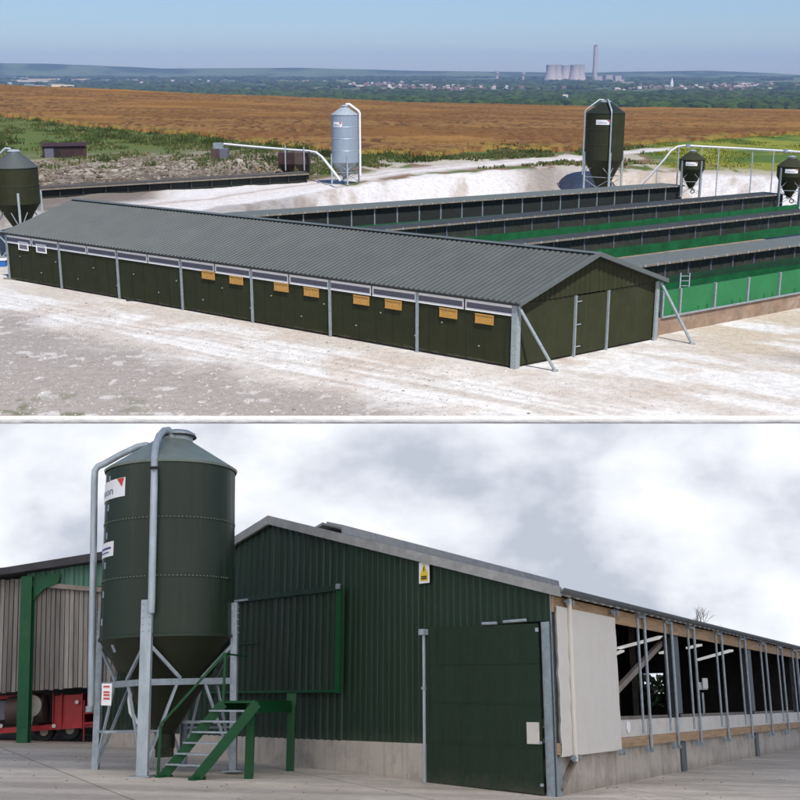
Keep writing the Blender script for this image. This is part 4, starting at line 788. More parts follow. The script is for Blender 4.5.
m = MB(); m.ob(B(.02,-.06,-.15), BL*(DS0-.06), BR*.03, Z*(DZ+.15)); m.ob(B(.02,-.03,-.15), BL*.03, BR*.25, Z*(DZ+.15)); m.ob(B(DS0-.07,-.03,-.15), BL*.03, BR*.25, Z*(DZ+.15)); m.build('corner_post', 'galv', barn)
m = MB(); m.ob(B(-.03,.0,-.15), BL*.03, BR*.28, Z*(ZE+.1)); m.build('corner_post', 'galv', barn)
# hazard sign
(a0_, a1_), (b0_, b1_) = wg(421,563), wg(431.5,583)
m = MB(); m.ob(B(b0_,-.10,b1_), BL*(a0_-b0_), BR*.015, Z*(a1_-b1_)); sg = m.build('warning_sign', 'white', barn)
w_ = a0_-b0_; h_ = a1_-b1_
m = MB(); m.ob(B(b0_+.05,-.112,b1_+.05), BL*(w_-.1), BR*.01, Z*(h_*.36)); m.prism([B(b0_+.07,-.112,b1_+h_*.48),B(b0_+w_-.07,-.112,b1_+h_*.48),B(b0_+w_/2,-.112,b1_+h_*.93)], BR*.01); m.build('yellow_field', 'yellow', sg)
m = MB(); m.ob(B(b0_+w_*.46,-.118,b1_+h_*.56), BL*w_*.08, BR*.005, Z*(h_*.2)); m.ob(B(b0_+.08,-.118,b1_+h_*.27), BL*(w_-.16), BR*.005, Z*.03); m.ob(B(b0_+.08,-.118,b1_+h_*.18), BL*(w_-.16), BR*.005, Z*.03); m.build('sign_mark', 'black', sg)
# sliding ribbed hatch with bright green frame
(s1_, zt1), (s2_, zb1) = wg(343, 592), wg(343, 691); sL, zt0 = wg(236, 603)
m = MB(); sheet(m, B(0,-.16,0), BL, BGN, trap(s1_, sL+1.2, .27, .05, .38, .1), lambda s: zb1, lambda s: zt1); m.ob(B(s1_,-.15,zb1), BL*(sL+1.2-s1_), BR*.06, Z*(zt1-zb1)); hd = m.build('sliding_hatch', 'barn_green', barn)
m = MB(); m.bar(B(s1_-.05,-.22,zb1-.05), B(s1_-.05,-.22,zt1+.05), .17, .08, BGN); m.bar(B(s1_,-.22,zb1), B(sL+1.2,-.22,zb1), .06); m.build('frame', 'steel_green', hd)
m = MB(); m.bar(B(s1_-.15,-.24,zt1+.07), B(sL+1.3,-.24,zt1+.07), .09, .12); m.bar(B(sL-1.4,-.26,zb1+1.2), B(sL+1.2,-.26,zb1+1.2), .03); m.build('track_rail', 'barn_green', barn)
m = MB(); m.bar(B(sL-.9,-.29,zt1+.05), B(sL+1.3,-.29,zt1+.05), .05); m.box(B(s1_-.06,-.3,zt1+.1),(.12,.06,.12),BL); m.build('track_roller', 'galv', barn)
# long side
posts = [wr(681,745)[0], wr(755,745)[0], wr(797,745)[0]]; posts = [9.15, 18.4, 27.6, 30.9]
edges = [0.0]+posts
for k_ in range(4):
    m = MB(); m.ob(B(0,edges[k_]+.12,-.3,-.02), BR*(edges[k_+1]-edges[k_]-.24), BRN*-.14, Z*1.03); m.build('concrete_panel', 'concrete', barn)
for p_ in posts:
    m = MB(); m.ob(B(0,p_-.24,-.2,.0), BR*.48, BRN*.025, Z*.92); m.ob(B(0,p_-.012,-.2,-.24), BR*.024, BRN*.24, Z*(ZE+.1)); m.ob(B(0,p_-.24,-.2,-.265), BR*.48, BRN*.025, Z*(ZE+.1)); m.ob(B(0,p_-.24,1.4,-.02), BR*.48, BRN*.02, Z*(ZE-1.5)); m.build('steel_post', 'post_dark', barn)
m = MB(); m.ob(B(0,.0,.74,.03), BR*LB, BRN*.08, Z*.20); m.build('timber_beam', 'timber', barn)
m = MB(); m.ob(B(0,3.6,.945,.04), BR*(LB-3.6), BRN*.04, Z*.36); m.build('sill_board', 'sill', barn)
m = MB(); m.ob(B(0,.2,1.25,-.32), BR*(LB-.3), BRN*.05, Z*.12); m.build('inner_rail', 'timber_grey', barn)
m = MB(); m.ob(B(0,.0,ZE-.44,.02), BR*LB, BRN*.06, Z*.30); m.build('eaves_timber', 'timber', barn)
m = MB(); gz = ZE-.05
pts = []
for i in range(9): an = PI+PI*i/8; pts.append((math.cos(an)*.10, math.sin(an)*.10))
pts += [(x_*.86, y_*.86) for x_, y_ in pts[::-1]]
m.prism([B(0,-.25,gz+.03+y_,.30+x_) for x_, y_ in pts], BR*(LB+.3)); m.build('gutter', 'post_dark', barn)
m = MB()
for i in range(int(LB/1.0)): m.ob(B(0,.3+i*1.0,gz-.02,.08), BR*.04, BRN*.2, Z*.03)
m.build('gutter_bracket', 'galv', barn)
m = MB(); m.bar(B(0,.15,.12,.03), B(0,1.15,.78,.06), .09, .07); m.build('timber_strut', 'timber_grey', barn)
mid = 660
for xa, xb in ((637,642.5),(664.5,670),(688,693),(716,721),(740,745),(761,765.5),(778,782),(793,797)):
    sa, sb = wr(xa, 690)[0], wr(xb, 700)[0]
    m = MB(); m.tube([B(0,sa,1.0,.10), B(0,sa,ZE-.18,.10)], .034, 8)
    m.box(B(0,(sa+sb)/2,ZE-.16,.12), (abs(sb-sa)+.2,.10,.10), BR); m.tube([B(0,sb,.62,.15), B(0,sb,ZE-.1,.15)], .038, 8); m.box(B(0,sa+.05,.66,.13),(.09,.10,.16),BR); m.box(B(0,sb,.62,.15),(.11,.10,.08),BR); m.build('curtain_guide', 'galv', barn)
c1 = wr(613, 690)[0]; m = MB(); nn, mm = 26, 30; vs = []
for i in range(nn+1):
    for j in range(mm+1):
        s = -.03+(c1+.03)*i/nn; z_ = .70+(ZE-.33-.70)*j/mm; wv = .003*math.sin(i*2.3+j*.7)+.006*math.sin(j*1.1+i*.25)*(1 if i < 10 else .5)+.012*random.random()*(1 if i < 6 else .3)
        vs.append(B(0, s, z_, .13+wv))
F_ = [(i*(mm+1)+j, (i+1)*(mm+1)+j, (i+1)*(mm+1)+j+1, i*(mm+1)+j+1) for i in range(nn) for j in range(mm)]
m.add(vs, F_); o_ = len(vs); m.add([v+NR*.03 for v in vs], F_); cu = m.build('side_curtain', 'tarp', barn, True)
m = MB(); m.tube([B(0,.62,.6,.17), B(0,.62,ZE-.15,.17)], .05, 10); m.build('hem_sleeve', 'tarp', cu, True)
for s_ in (.62, c1-.15):
    for z_ in (.66, ZE-.22): m = MB(); m.box(B(0,s_-.14,z_,.19),(.05,.06,.12),BR); m.box(B(0,s_+.12,z_,.19),(.05,.06,.12),BR); m.tube([B(0,s_-.28,z_,.19),B(0,s_+.22,z_,.19)],.022,6); m.build('roller_bracket', 'galv', cu)
m = MB(); q = B(0, wr(624,727)[0], 1.15, .09); m.tube([q, q+BRN*.02], .13, 20); m.build('round_label', 'white', barn)
# inside
m = MB(); m.prism([B(.1,.2,-.02),B(SLE,.2,.2),B(SLE,LB,.2),B(.1,LB,-.02)], Z*.1); m.build('barn_floor', 'floor_in', barn)
OF = BO+BR*LB; t_b, t_a = wall(RL, EYE, OF, BL, 606, 690)[0], wall(RL, EYE, OF, BL, 664, 690)[0]; m = MB()
m.prism([B(SLE-.1,.1,-.1),B(SLE-.1,LB,-.1),B(SLE-.1,LB,zroof(SLE)-.1),B(SLE-.1,.1,zroof(SLE)-.1)], BL*.1)
for s_, e_ in ((0,t_a),(t_b,SA),(SA,SLE)): m.prism([B(s_,LB,-.1),B(e_,LB,-.1),B(e_,LB,zroof(e_)-.1),B(s_,LB,zroof(s_)-.1)], BR*.1)
m.prism([B(t_a,LB,-.1),B(t_b,LB,-.1),B(t_b,LB,1.45),B(t_a,LB,1.45)], BR*.1); m.prism([B(t_a,LB,3.0),B(t_b,LB,3.0),B(t_b,LB,zroof(t_b)-.1),B(t_a,LB,zroof(t_a)-.1)], BR*.1)
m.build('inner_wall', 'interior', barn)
for i in range(1, 4):
    for s_ in (SA*.5, SA*.98): m = MB(); m.bar(B(s_,posts[i-1],0), B(s_,posts[i-1],zroof(s_)-.1), .2); m.build('inner_post', 'interior', barn)
    m = MB(); m.bar(B(.1,posts[i-1],ZE-.2), B(SA,posts[i-1],ZA-.25), .16, .3); m.build('rafter', 'interior', barn)
sp0, sp1 = wr(612, 712), wr(683, 633); m = MB(); m.bar(B(0,sp0[0],sp0[1],-.35), B(0,sp1[0],sp1[1],-.35), .10, .14); m.build('diagonal_brace', 'timber_grey', barn)
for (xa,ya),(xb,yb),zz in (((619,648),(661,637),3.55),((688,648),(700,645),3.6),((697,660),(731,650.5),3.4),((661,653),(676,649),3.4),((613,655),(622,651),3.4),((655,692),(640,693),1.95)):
    p_, q_ = lp(xa,ya,zz)-BO, lp(xb,yb,zz)-BO; m = MB(); m.bar(p_, q_, .16 if zz > 3 else .05, .07); m.build('roof_light' if zz > 3 else 'cross_rail', 'lamp' if zz > 3 else 'timber_grey', barn)  # the barn's roof lights glow by emission in place of daylight
for f_ in (.25,.5,.75): m = MB(); m.bar(B(t_a+(t_b-t_a)*f_, LB-.1, 1.4), B(t_a+(t_b-t_a)*f_, LB-.1, 3.1), .12); m.build('inner_post', 'interior', barn)
for zz in (.75, 1.1): m = MB(); m.bar(B(3.2,.6,zz), B(3.2,LB-.5,zz), .07, .12); m.build('feed_rail', 'timber_grey', barn)
q = ld(702, 686, 36)-BO; m = MB(); m.box(q, (.26,.3,.22)); m.box(q+Vector((.05,-.17,.08)), (.16,.1,.3)); bx_ = m.build('control_box', 'white', barn); m = MB(); m.bar(q-Z*.2, q-Z*1.4, .06); m.build('stand', 'galv', bx_)

# ---- feed silo beside the barn
fl = gl(150, 777); C0 = ld(168, 700, fl.y+1.5); C0.z = zy(C0.x, C0.y); R_ = 1.47
zf = lambda row, d: ld(168, row, d).z-C0.z
zb_, zt_ = zf(636, C0.y-R_), zf(459, C0.y-R_); zr_ = zf(439, C0.y-.3)
yaw = math.radians(-90-5); TS = Matrix.Rotation(math.radians(-1.9), 3, 'Y'); TSi = TS.inverted()
fs = thing('feed_silo', 'big dark green feed silo with two grey fill pipes in front of the barn', 'silo', LO, C0); fs.matrix_world = fs.matrix_world @ TS.to_4x4()
m = MB(); m.lathe([(R_,zb_),(R_,zt_)], 96); hh = (zt_-zb_)
for k_ in (1, 2): z_ = zt_-hh*k_/3; m.lathe([(R_+.002,z_-.035),(R_+.008,z_-.03),(R_+.008,z_+.03),(R_+.002,z_+.035)], 96)
m.lathe([(R_,zb_),(R_+.03,zb_-.01),(R_+.03,zb_+.05),(R_,zb_+.06)], 96); dm = m.build('drum', 'silo_green', fs, True)
for i in range(44):
    for k_ in (1, 2):
        an = yaw+.7-i*.052 if 0 else -PI/2-1.25+i*.058; m = MB(); m.box(Vector((math.cos(an)*(R_+.012), math.sin(an)*(R_+.012), zt_-hh*k_/3)), (.012,.02,.02), (math.cos(an), math.sin(an), 0)); m.build('seam_bolt', 'silo_roof', dm)
m = MB(); m.lathe([(.18,zb_-2.05),(R_,zb_+.0)], 64); m.lathe([(0,zb_-2.3),(.22,zb_-2.3),(.22,zb_-2.0)], 24); m.lathe([(R_*.62,zb_-.82),(R_*.64+.02,zb_-.80),(R_*.66,zb_-.74)], 64); hp = m.build('hopper', 'hopper_green', fs, True)
m = MB(); m.box(Vector((.0,-.0,zb_-2.38)), (.34,.34,.2)); m.build('outlet_box', 'hopper_green', hp)
m = MB(); m.lathe([(R_+.03,zt_-.05),(R_+.05,zt_+.0),(R_*.30,zr_),(R_*.28,zr_)], 64); rf = m.build('roof', 'silo_roof', fs, True)
m = MB(); m.lathe([(.36,zr_-.06),(.36,zr_+.10),(.42,zr_+.11),(.42,zr_+.17),(.3,zr_+.24),(0,zr_+.25)], 32, (0.12,0,0)); m.build('lid', 'galv', rf, True)
m = MB(); m.tube([(0.12+.43*math.cos(2*PI*i/20), .43*math.sin(2*PI*i/20), zr_+.10) for i in range(21)], .018, 6); m.build('lid_clamp', 'black', rf)
lg_p = []
for i in range(4):
    an = yaw+i*PI/2; u = Vector((math.cos(an), math.sin(an), 0)); w_ = Vector((-u.y,u.x,0)); p_ = u*(R_+.06); lg_p.append(p_); gz_ = zy(C0.x+p_.x, C0.y+p_.y)-C0.z
    top = zb_+.75; m = MB(); ww = .115 if i == 0 else .075
    m.ob(p_-w_*ww+u*.05+Z*gz_, w_*2*ww, u*.012, Z*(top-gz_)); m.ob(p_-w_*ww-u*.08+Z*gz_, w_*.012, u*.13, Z*(top-gz_)); m.ob(p_+w_*(ww-.012)-u*.08+Z*gz_, w_*.012, u*.13, Z*(top-gz_)); lg = m.build('leg', 'galv_light' if i == 0 else 'galv', fs)
    m = MB(); m.box(p_+Z*(gz_+.015), (.42,.42,.03), u); m.build('foot_plate', 'galv', lg)
    for k_ in range(5):
        for sd in (-1, 1): m = MB(); q = p_+w_*(ww*.6*sd)+u*.062+Z*(zb_+.1+k_*.14); m.tube([q, q+u*.02], .014, 6); m.build('bolt', 'galv', lg)
zh = zf(682, C0.y-R_); z2 = zf(731, C0.y-R_)
for i in range(4):
    p_, q_ = lg_p[i], lg_p[(i+1)%4]; g_ = zy(C0.x+p_.x, C0.y+p_.y)-C0.z+.06
    m = MB(); m.bar(p_+Z*zh, q_+Z*zh, .07, .13); m.build('ring_beam', 'galv', fs)
    mid_ = (p_+q_)/2
    m = MB(); m.bar(p_+Z*g_, p_*.66+q_*.34+Z*(zh-.06), .045, .055); m.bar(q_+Z*g_, q_*.66+p_*.34+Z*(zh-.06), .045, .055); m.build('lower_brace', 'galv_light', fs)
    m = MB(); m.bar(p_*.62+q_*.38+Z*(zh+.07), p_+Z*(zb_-.1), .05, .07); m.bar(q_*.62+p_*.38+Z*(zh+.07), q_+Z*(zb_-.1), .05, .07); m.build('upper_brace', 'galv', fs)
    if i in (1, 3): m = MB(); m.bar(p_+Z*z2, q_+Z*z2, .05); m.build('tie_bar', 'galv', fs)
# fill pipes
def lpts(L_, d): return [TSi @ (ld(x_, y_, d_ if d_ else d)-C0) for x_, y_, d_ in L_]
dc = C0.y
m = MB(); m.tube(lpts([(91,706,dc-.3),(92.5,620,dc-.3),(94.5,480,dc-.3),(95,471,dc-.3),(98,466.5,dc-.3),(104,464,dc-.3),(120,455,dc-.2),(138,446.5,dc-.1),(146,445,0),(158,449,0)], dc), .076, 14); fp1 = m.build('fill_pipe', 'galv_light', fs, True)
m = MB(); m.tube(lpts([(89.8,706,dc-.3),(89.6,712,dc-.3)], dc), .088, 14); m.build('coupling', 'galv', fp1)
df = C0.y-R_-.20
m = MB(); m.tube(lpts([(151,613,df),(151.6,600,df),(154.2,480,df),(154.4,456,df+.25),(156,444,df+.6),(159,436,df+.85),(164,430.5,df+1.05),(168.5,430,df+1.2),(171.5,433,df+1.3),(172.5,440,df+1.35)], df), .078, 14); fp2 = m.build('fill_pipe', 'galv_light', fs, True)
m = MB(); m.tube(lpts([(154,467,df),(154,468.5,df)], df), .095, 14); m.build('clamp_ring', 'black', fp2)
# signs and level windows
def ang(px_): return -PI/2+math.asin(max(-1, min(1, (px_-167.5)/70.0)))
a0, a1 = ang(98.5)-.5, ang(131.5); zc_ = zf(489, dc-.8)
silo_sign(fs, R_, (a0+a1)/2, zc_, (a1-a0)*R_, .42, 'name_sign', True, 'Collinson')
a0, a1 = ang(99)-.25, ang(119.5); zc_ = zf(547, dc-1.0); m = MB(); cyl_patch(m, R_+.004, a0, a1, zc_-.16, zc_+.16); s2 = m.build('data_plate', 'white', fs)
m = MB(); cyl_patch(m, R_+.018, a0+.25, a1-.06, zc_+.0, zc_+.045, 8, .004); m.build('printed_line', 'blue_ink', s2); m = MB(); cyl_patch(m, R_+.018, a0+.25, a1-.12, zc_-.08, zc_-.055, 8, .004); m.build('printed_line', 'blue_ink', s2)
for yy_ in (475,504,532,562,591,619): z_ = zf(yy_, dc-1.1); m = MB(); cyl_patch(m, R_+.004, ang(109.3-(yy_-475)*.028), ang(111.2-(yy_-475)*.028), z_-.07, z_+.07, 3); m.build('level_window', 'silver', dm)
z_ = zf(648, dc-1.0); m = MB(); m.bar(TSi @ (ld(112,645,dc-1.12)-C0), TSi @ (ld(115,652,dc-1.05)-C0), .05, .03); m.build('level_window', 'silver', hp)
m = MB(); cs = [TSi @ (ld(x_, y_, dc-1.42)-C0) for x_, y_ in ((101,705.5),(111,705.5),(112,683.5),(102,683.5))]; m.prism(cs, (0,.02,0)); ns = m.build('safety_notice', 'white', fs)
for yy_ in (686.5, 692, 695, 698.5): m = MB(); m.bar(TSi @ (ld(103.5,yy_,dc-1.435)-C0), TSi @ (ld(109.5,yy_,dc-1.435)-C0), .012, .03); m.build('printed_line', 'red_mark', ns)
m = MB(); m.tube(lpts([(131,692,dc-.3),(129.5,700,dc-.3),(131,712,dc-.3),(136,721,dc-.3),(144,726,dc-.3)], dc), .05, 10); m.build('outlet_hose', 'white', hp, True)
m = MB(); m.bar(lpts([(104,732,dc-.6)], dc)[0], lpts([(160,731,dc-.6)], dc)[0], .05); m.bar(lpts([(168,722,dc+.2)], dc)[0], lpts([(228,722,dc+.2)], dc)[0], .06); m.build('auger_rail', 'galv', fs)

# ---- green access stairs and platform
Pt1 = gl(290, 771); Pt0 = gl(261, 769.5); hP = 0
Af, Bf = gl(195, 780), gl(165, 775)
p1 = ld(290, 703, Pt1.y); hpz = p1.z
st = thing('access_stairs', 'bright green steel stairs and platform between the silo and the barn', 'stairs', LO, Af)
run = unit(Pt1-Af); 
# the stair climbs along the gable; its two stringers keep the measured spacing
Bf = ld(166, 702, Af.y+.5); wdv = Vector((Bf.x-Af.x, .5, 0)); topF = lp(259, 702.5, hpz) if False else None
L_ = (ld(257, 703, Af.y+.15)-Af); topF = Vector((L_.x, L_.y, hpz-Af.z)); topB = topF+wdv
m = MB(); m.bar(Vector((0,0,.0)), topF, .05, .20); m.box(Vector((.04,0,.03)), (.42,.12,.06), run); m.build('stringer', 'steel_green', st)
m = MB(); m.bar(wdv, topB, .05, .20); m.box(wdv+Vector((.04,0,.03)), (.42,.12,.06), run); m.build('stringer', 'steel_green', st)
nst = 7
for i in range(1, nst):
    f = i/nst; a_ = topF*f+Z*.04; b_ = a_+wdv; m = MB(); d_ = unit(topF)*.24; m.prism([a_-d_/2, b_-d_/2, b_+d_/2, a_+d_/2], Z*.035); m.build('tread', 'galv', st)
e_ = Pt1-Af; eF = Vector((e_.x, e_.y, hpz-Af.z)); eB = eF+wdv
m = MB(); m.prism([topF, topB, eB, eF], Z*.05); m.build('deck', 'steel_green', st)
m = MB(); m.bar(topF-Z*.08, eF-Z*.08+unit(eF-topF)*.08, .06, .22); m.bar(topB-Z*.08, eB-Z*.08, .06, .2); m.bar(eF-Z*.08, eB-Z*.08, .06, .2); m.build('deck_beam', 'steel_green', st)
for q in (eF, topF+(eF-topF)*.12+wdv*.3):
    g_ = zy(Af.x+q.x, Af.y+q.y)-Af.z; m = MB(); m.bar(Vector((q.x,q.y,g_)), q-Z*.0, .17, .17); m.build('platform_post', 'steel_green', st)
m = MB(); m.box(eF+Z*.08, (.22,.2,.26)); m.build('beam_end', 'steel_green', st)
hr = wdv+Vector((-.08,0,1.05)); m = MB(); m.bar(hr-Z*1.0, hr, .055); m.bar(topB, topB+Z*1.02, .05); m.build('rail_post', 'steel_green', st)
m = MB(); m.bar(hr, topB+Z*1.02, .05); m.bar(topB+Z*1.0, topB+Z*1.0+unit(eF-topF)*1.6, .035); m.build('handrail', 'steel_green', st)

# ---- timber clad barn on the left
pf = gl(22, 743); D = pf.y+.35
wb = thing('timber_barn', 'timber clad barn with sage green gable top and bright green post on the left', 'barn', LO, (pf.x, D, pf.z))
o0 = Vector((pf.x, D, pf.z)); TB = Matrix.Rotation(math.radians(-3.7), 3, 'Y'); TBi = TB.inverted(); wb.matrix_world = wb.matrix_world @ TB.to_4x4(); W = lambda x_, y_, dd_=0: TBi @ (ld(x_, y_, D+dd_)-o0)
xr = W(150, 600).x; xl = W(-190, 600).x
zpt, zpb = W(60, 588).z, W(60, 689).z
m = MB(); tone = []; xx = xl; pw_ = .145
while xx < xr:
    off_ = random.uniform(0,.02); zt_l = zpt+ (W(20,579).z-zpt if xx < W(27,600).x else 0)
    m.ob(Vector((xx,-.03-off_,zpb+random.uniform(-.02,.02))), (pw_-.025,0,0), (0,.03,0), (0,0,zt_l-zpb)); tone += [random.uniform(.62,1.25)]*8; xx += pw_
pk = m.build('plank_wall', 'plank', wb); at_ = pk.data.color_attributes.new('tone', 'FLOAT_COLOR', 'POINT')
for i, t_ in enumerate(tone): at_.data[i].color = (t_, t_*.97, t_*.93, 1)
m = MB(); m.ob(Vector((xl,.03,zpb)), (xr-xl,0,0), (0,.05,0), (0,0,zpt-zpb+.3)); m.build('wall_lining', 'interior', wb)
m = MB(); m.bar(W(27,583.5,-.15), W(150,594,-.15), .10, .14); m.build('top_rail', 'timber_grey', wb)
# gable triangle and roof
r0, r1_ = W(12, 571), W(94, 559); slp = (r1_.z-r0.z)/(r1_.x-r0.x); zr = lambda x_: r0.z+(x_-r0.x)*slp
m = MB(); g0 = W(27, 580).x; sheet(m, Vector((0,-.02,0)), Vector((1,0,0)), Vector((0,-1,0)), trap(g0, xr, .3, .05, .38, .1), lambda s: zpt-.02, lambda s: max(zpt, zr(s)-.12)); m.build('gable_cladding', 'sage', wb)
m = MB(); x0_ = xl; m.prism([(x0_,-.6,zr(r0.x)-.22+.03*(x0_-r0.x)),(r0.x,-.6,zr(r0.x)-.16),(xr,-.6,zr(xr)-.16),(xr,-.6,zr(xr)+.12),(r0.x,-.6,zr(r0.x)+.05),(x0_,-.6,zr(r0.x)+.0+.03*(x0_-r0.x))], (0,10,0)); m.build('roof', 'dark_roof', wb)
m = MB(); zt_p = W(20,578).z
m.ob(Vector((-.17,-.38,0)), (.34,0,0), (0,.03,0), (0,0,zt_p)); m.ob(Vector((-.17,-.08,0)), (.34,0,0), (0,.03,0), (0,0,zt_p)); m.ob(Vector((-.012,-.35,0)), (.024,0,0), (0,.27,0), (0,0,zt_p)); m.ob(Vector((-.17,-.35,zt_p-.7)), (.34,0,0), (0,.27,0), (0,0,.03)); m.ob(Vector((-.16,-.40,.45)), (.32,0,0), (0,.015,0), (0,0,.02)); m.build('steel_post', 'post_green', wb)
m = MB(); m.prism([(.17,-.25,zt_p-.75),(.17,-.25,zt_p-.0),(1.0,-.25,zt_p+.02),(.95,-.25,zt_p-.25),(.5,-.25,zt_p-.42)], (0,.06,0)); m.build('haunch', 'post_green', wb)
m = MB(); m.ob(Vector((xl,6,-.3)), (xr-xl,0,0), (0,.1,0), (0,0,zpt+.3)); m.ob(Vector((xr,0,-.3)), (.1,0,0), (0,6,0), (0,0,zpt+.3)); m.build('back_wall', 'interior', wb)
# ---- red farm machine under the timber barn
mo = Vector((W(50,700,.6).x, .6, 0)); bz = zy(o0.x+mo.x, D+.6)-o0.z
mc = thing('farm_machine', 'red farm machine with a cream drum parked under the timber barn', 'farm machine', LO, o0+TB @ (mo+Z*bz)); mc.matrix_world = mc.matrix_world @ TB.to_4x4()
Q = lambda x_, y_, dd_=.6: W(x_, y_, dd_)-mo-Z*bz
def qbox(mb, x0, y0, x1, y1, dp, dd_=.6): a_, b_ = Q(x0, y1, dd_), Q(x1, y0, dd_); mb.ob(a_, (b_.x-a_.x,0,0), (0,dp,0), (0,0,b_.z-a_.z))
m = MB(); qbox(m, 52, 694, 82, 728, 1.4); m.build('body', 'red', mc)
m = MB()
for x_ in (52, 60.5, 81): qbox(m, x_, 693, x_+1.6, 729, .08, .5)
qbox(m, 52, 692, 82, 694, .1, .5); m.build('frame_rib', 'red', mc)
m = MB(); qbox(m, -60, 727, 96, 732, 1.2, .55); m.build('chassis', 'red', mc)
m = MB(); c_ = Q(38, 709); m.tube([c_+Vector((-.9,0,0)), c_+Vector((.25,0,0))], .42, 24); m.build('drum', 'rust_tank', mc, True)
m = MB(); m.tube([c_+Vector((-.1,-.42,.1)), c_+Vector((-.1,-.30,.1))], .33, 24); m.tube([c_+Vector((-.1,-.44,.1)), c_+Vector((-.1,-.42,.1))], .12, 16); m.build('drum_end', 'cream', mc, True)
m = MB(); qbox(m, -60, 700, 18, 724, 1.0, .7); m.build('tank', 'louvre', mc); m = MB(); qbox(m, -60, 697, 34, 700, 1.1, .65); m.build('top_rail', 'red', mc)
for x_ in (77, 54, 1): m = MB(); q = Q(x_, 702 if x_ > 60 else 726, .48); m.tube([q, q+Vector((0,-.03,0))], .06, 14); m.build('lamp', 'sill', mc)
m = MB(); qbox(m, 83, 700, 84.5, 741, .08, .4); qbox(m, 84, 712, 96, 714, .08, .4); qbox(m, 84, 722, 96, 724, .08, .4); m.build('drawbar_frame', 'red', mc)
for x_ in (44, 70): m = MB(); q = Q(x_, 735, .9); q.z = .28; m.tube([q, q+Vector((0,.3,0))], .28, 24); w = m.build('wheel', 'black', mc, True); m = MB(); m.tube([q+Vector((0,-.02,0)), q+Vector((0,.05,0))], .13, 16); m.build('rim', 'cream', w)
m = MB(); m.tube([Q(36,706,.3),Q(33,716,.25),Q(31,724,.3),Q(29,729,.3)], .03, 8); m.build('hose', 'cream', mc, True)
# bushes outside the far end of the barn, seen through its opening
for i in range(7):
    q = B(t_a-.8+(t_b-t_a+1)*(i+.3)/7, LB+2.4+.6*(i % 2), 0)+BO; q.z = zy(q.x, q.y); V_ = IV*(1+.5*(RNG.random((len(IV),1))-.5)); bu = thing('bush', ['loose green bush','tall olive bush','low dark bush','round green bush','thin green bush','bushy dark shrub','pale green bush'][i]+' outside the far end of the barn, '+['first','second','third','fourth','fifth','sixth','last'][i]+' through the opening', 'bush', LO, q, 'bushes seen through the barn')
    m = MB(); hgt = 1.7+.5*math.sin(i*2.1)
    for _ in range(420):
        c_ = Vector((random.gauss(0,.55), random.gauss(0,.55), hgt*random.uniform(.25,1.3))); d1 = Vector((random.gauss(0,1),random.gauss(0,1),random.gauss(0,1))).normalized()*.16; d2 = Vector((random.gauss(0,1),random.gauss(0,1),random.gauss(0,1))).normalized()*.16; m.add([c_-d1, c_+d2, c_+d1, c_-d2], [(0,1,2,3)])
    m.build('foliage', 'leaf', bu); m = MB(); m.tube([(0,0,0),(.05,0,hgt)], .04, 6); m.build('stem', 'bark', bu)
# ---- bare tree rising behind the barn roof
tb = ld(705, 700, 66); tb.z = zy(tb.x, tb.y); bt_ = thing('bare_tree', 'bare twiggy treetop showing above the barn gutter on the right', 'tree', LO, tb)
tt = ld(705, 600, 66).z-tb.z; m = MB(); m.tube([(0,0,0),(.1,0,tt*.35),(0,.1,tt*.6)], .16, 8, True, .08); m.build('trunk', 'bark', bt_)
m = MB()
def twig(p, d, l, r, n_):
    q = p+d*l; m.tube([p, (p+q)/2+Vector((random.uniform(-.05,.05),)*3)*l, q], r, 5, True, r*.5)
    if n_: 
        for _ in range(3): twig(q-d*l*random.uniform(0,.5), (d+Vector((random.uniform(-.7,.7),random.uniform(-.7,.7),random.uniform(-.1,.5)))).normalized(), l*.68, r*.55, n_-1)
for _ in range(6): twig(Vector((0,.1,tt*random.uniform(.4,.6))), Vector((random.uniform(-.35,.35),random.uniform(-.35,.35),1)).normalized(), tt*.19, .05, 3)
m.build('crown', 'bark', bt_)

# ================================================================== LIGHT, AIR, CAMERA
SUN_EL, SUN_AZ = math.radians(58), math.radians(156)          # azimuth clockwise from +y
sv = Vector((math.sin(SUN_AZ)*math.cos(SUN_EL), math.cos(SUN_AZ)*math.cos(SUN_EL), math.sin(SUN_EL)))
sd = bpy.data.lights.new('sun', 'SUN'); sd.energy = 4.9; sd.angle = math.radians(.5); sd.color = (1,.96,.90)
so = bpy.data.objects.new('sun', sd); COL.objects.link(so); so.rotation_euler = sv.to_track_quat('Z', 'Y').to_euler()
# unseen translucent sheet added over the farmyard to block and soften the sun
DIFFUSER_Z = 26.0
def diffuser_mat():
    m = bpy.data.materials.new('sun_diffuser_sheet'); m.use_nodes = True; N, L = nodes(m); N.clear(); o = N.new('ShaderNodeOutputMaterial')
    t = N.new('ShaderNodeBsdfTranslucent'); t.inputs[0].default_value = (.97,.955,.93,1); d = N.new('ShaderNodeBsdfDiffuse'); d.inputs[0].default_value = (.75,.77,.8,1); mx = N.new('ShaderNodeMixShader'); mx.inputs[0].default_value = .12
    L.new(t.outputs[0], mx.inputs[1]); L.new(d.outputs[0], mx.inputs[2]); L.new(mx.outputs[0], o.inputs[0]); return m
nx_, ny_ = 60, 50; gx = np.linspace(-110, 120, nx_); gy = np.linspace(-120, 30, ny_); X_, Y_ = np.meshgrid(gx, gy); Zc = DIFFUSER_Z+2.5*fbm(X_.ravel()/14, Y_.ravel()/14, 4, 91)
ex = np.minimum(np.minimum(X_.ravel()+110, 120-X_.ravel()), np.minimum(Y_.ravel()+120, 30-Y_.ravel())); Zc = Zc-1.2*np.exp(-ex/3)
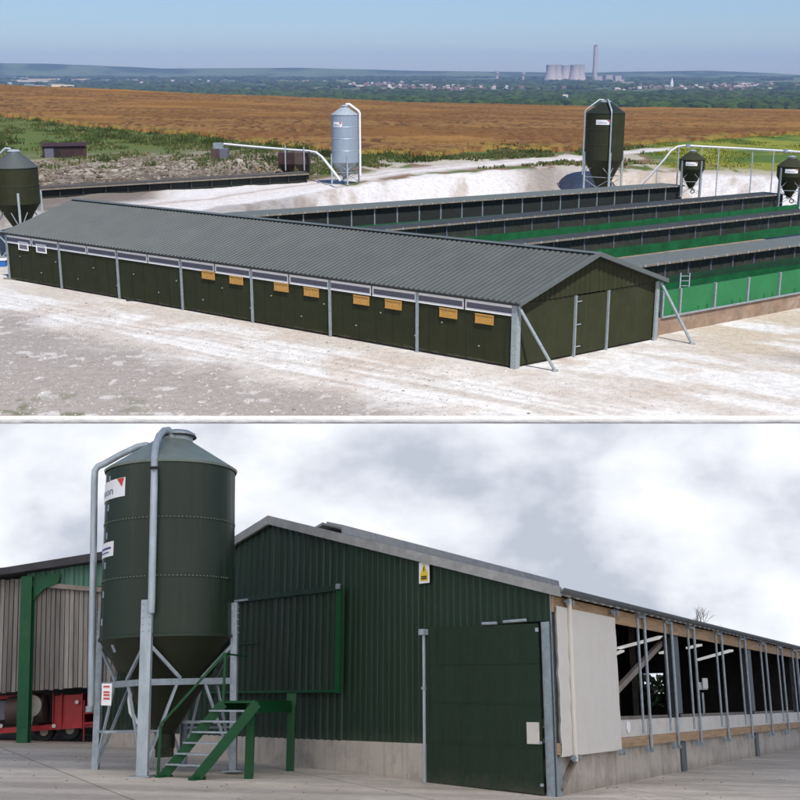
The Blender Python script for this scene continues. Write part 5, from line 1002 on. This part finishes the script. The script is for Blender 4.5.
i = np.arange(nx_-1)[None, :]+nx_*np.arange(ny_-1)[:, None]; F = np.stack([i, i+1, i+1+nx_, i+nx_], -1).reshape(-1, 4)
np_mesh('sun_diffuser_sheet', np.stack([X_.ravel(), Y_.ravel(), Zc], 1), F, diffuser_mat())
# air
HAZE = 5.2e-5
if HAZE:
    m = bpy.data.materials.new('haze_air'); m.use_nodes = True; N, L = nodes(m); N.clear(); o = N.new('ShaderNodeOutputMaterial'); v = N.new('ShaderNodeVolumePrincipled')
    v.inputs['Color'].default_value = (.42,.60,1,1); v.inputs['Density'].default_value = HAZE; v.inputs['Anisotropy'].default_value = .0; L.new(v.outputs[0], o.inputs['Volume'])
    b_ = MB(); b_.ob((-9500,-200,-140), (19000,0,0), (0,15600,0), (0,0,400)); tag(b_.build('haze', m), 'thin blue summer haze between the farm and the distant hills', 'haze', kind='stuff')
w = bpy.data.worlds.new('World'); scene.world = w; w.use_nodes = True; N, L = w.node_tree.nodes, w.node_tree.links; bg = N['Background']
sk = N.new('ShaderNodeTexSky'); sk.sky_type = 'NISHITA'; sk.sun_disc = False; sk.sun_elevation = SUN_EL; sk.sun_rotation = SUN_AZ; sk.air_density = 1.0; sk.dust_density = .25; sk.ozone_density = 4.0
tn = N.new('ShaderNodeMixRGB'); tn.blend_type = 'MULTIPLY'; tn.inputs[0].default_value = 1; tn.inputs[2].default_value = (.71,.82,1.03,1); L.new(sk.outputs[0], tn.inputs[1]); L.new(tn.outputs[0], bg.inputs[0]); bg.inputs[1].default_value = .10
scene.view_settings.view_transform = 'Standard'; scene.view_settings.look = 'None'; scene.view_settings.gamma = 1; scene.view_settings.exposure = .18; scene.view_settings.use_curve_mapping = False
cd = bpy.data.cameras.new('camera'); cd.sensor_fit = 'HORIZONTAL'; cd.sensor_width = 36; cd.lens = 36*FPX/800; cd.shift_y = (PROW-400)/800; cd.clip_start = .1; cd.clip_end = 60000
co = bpy.data.objects.new('camera', cd); COL.objects.link(co); co.location = (0,0,CH); co.rotation_euler = (PI/2-TH, 0, 0); scene.camera = co
scene.cycles.max_bounces = 6; scene.cycles.volume_bounces = 0
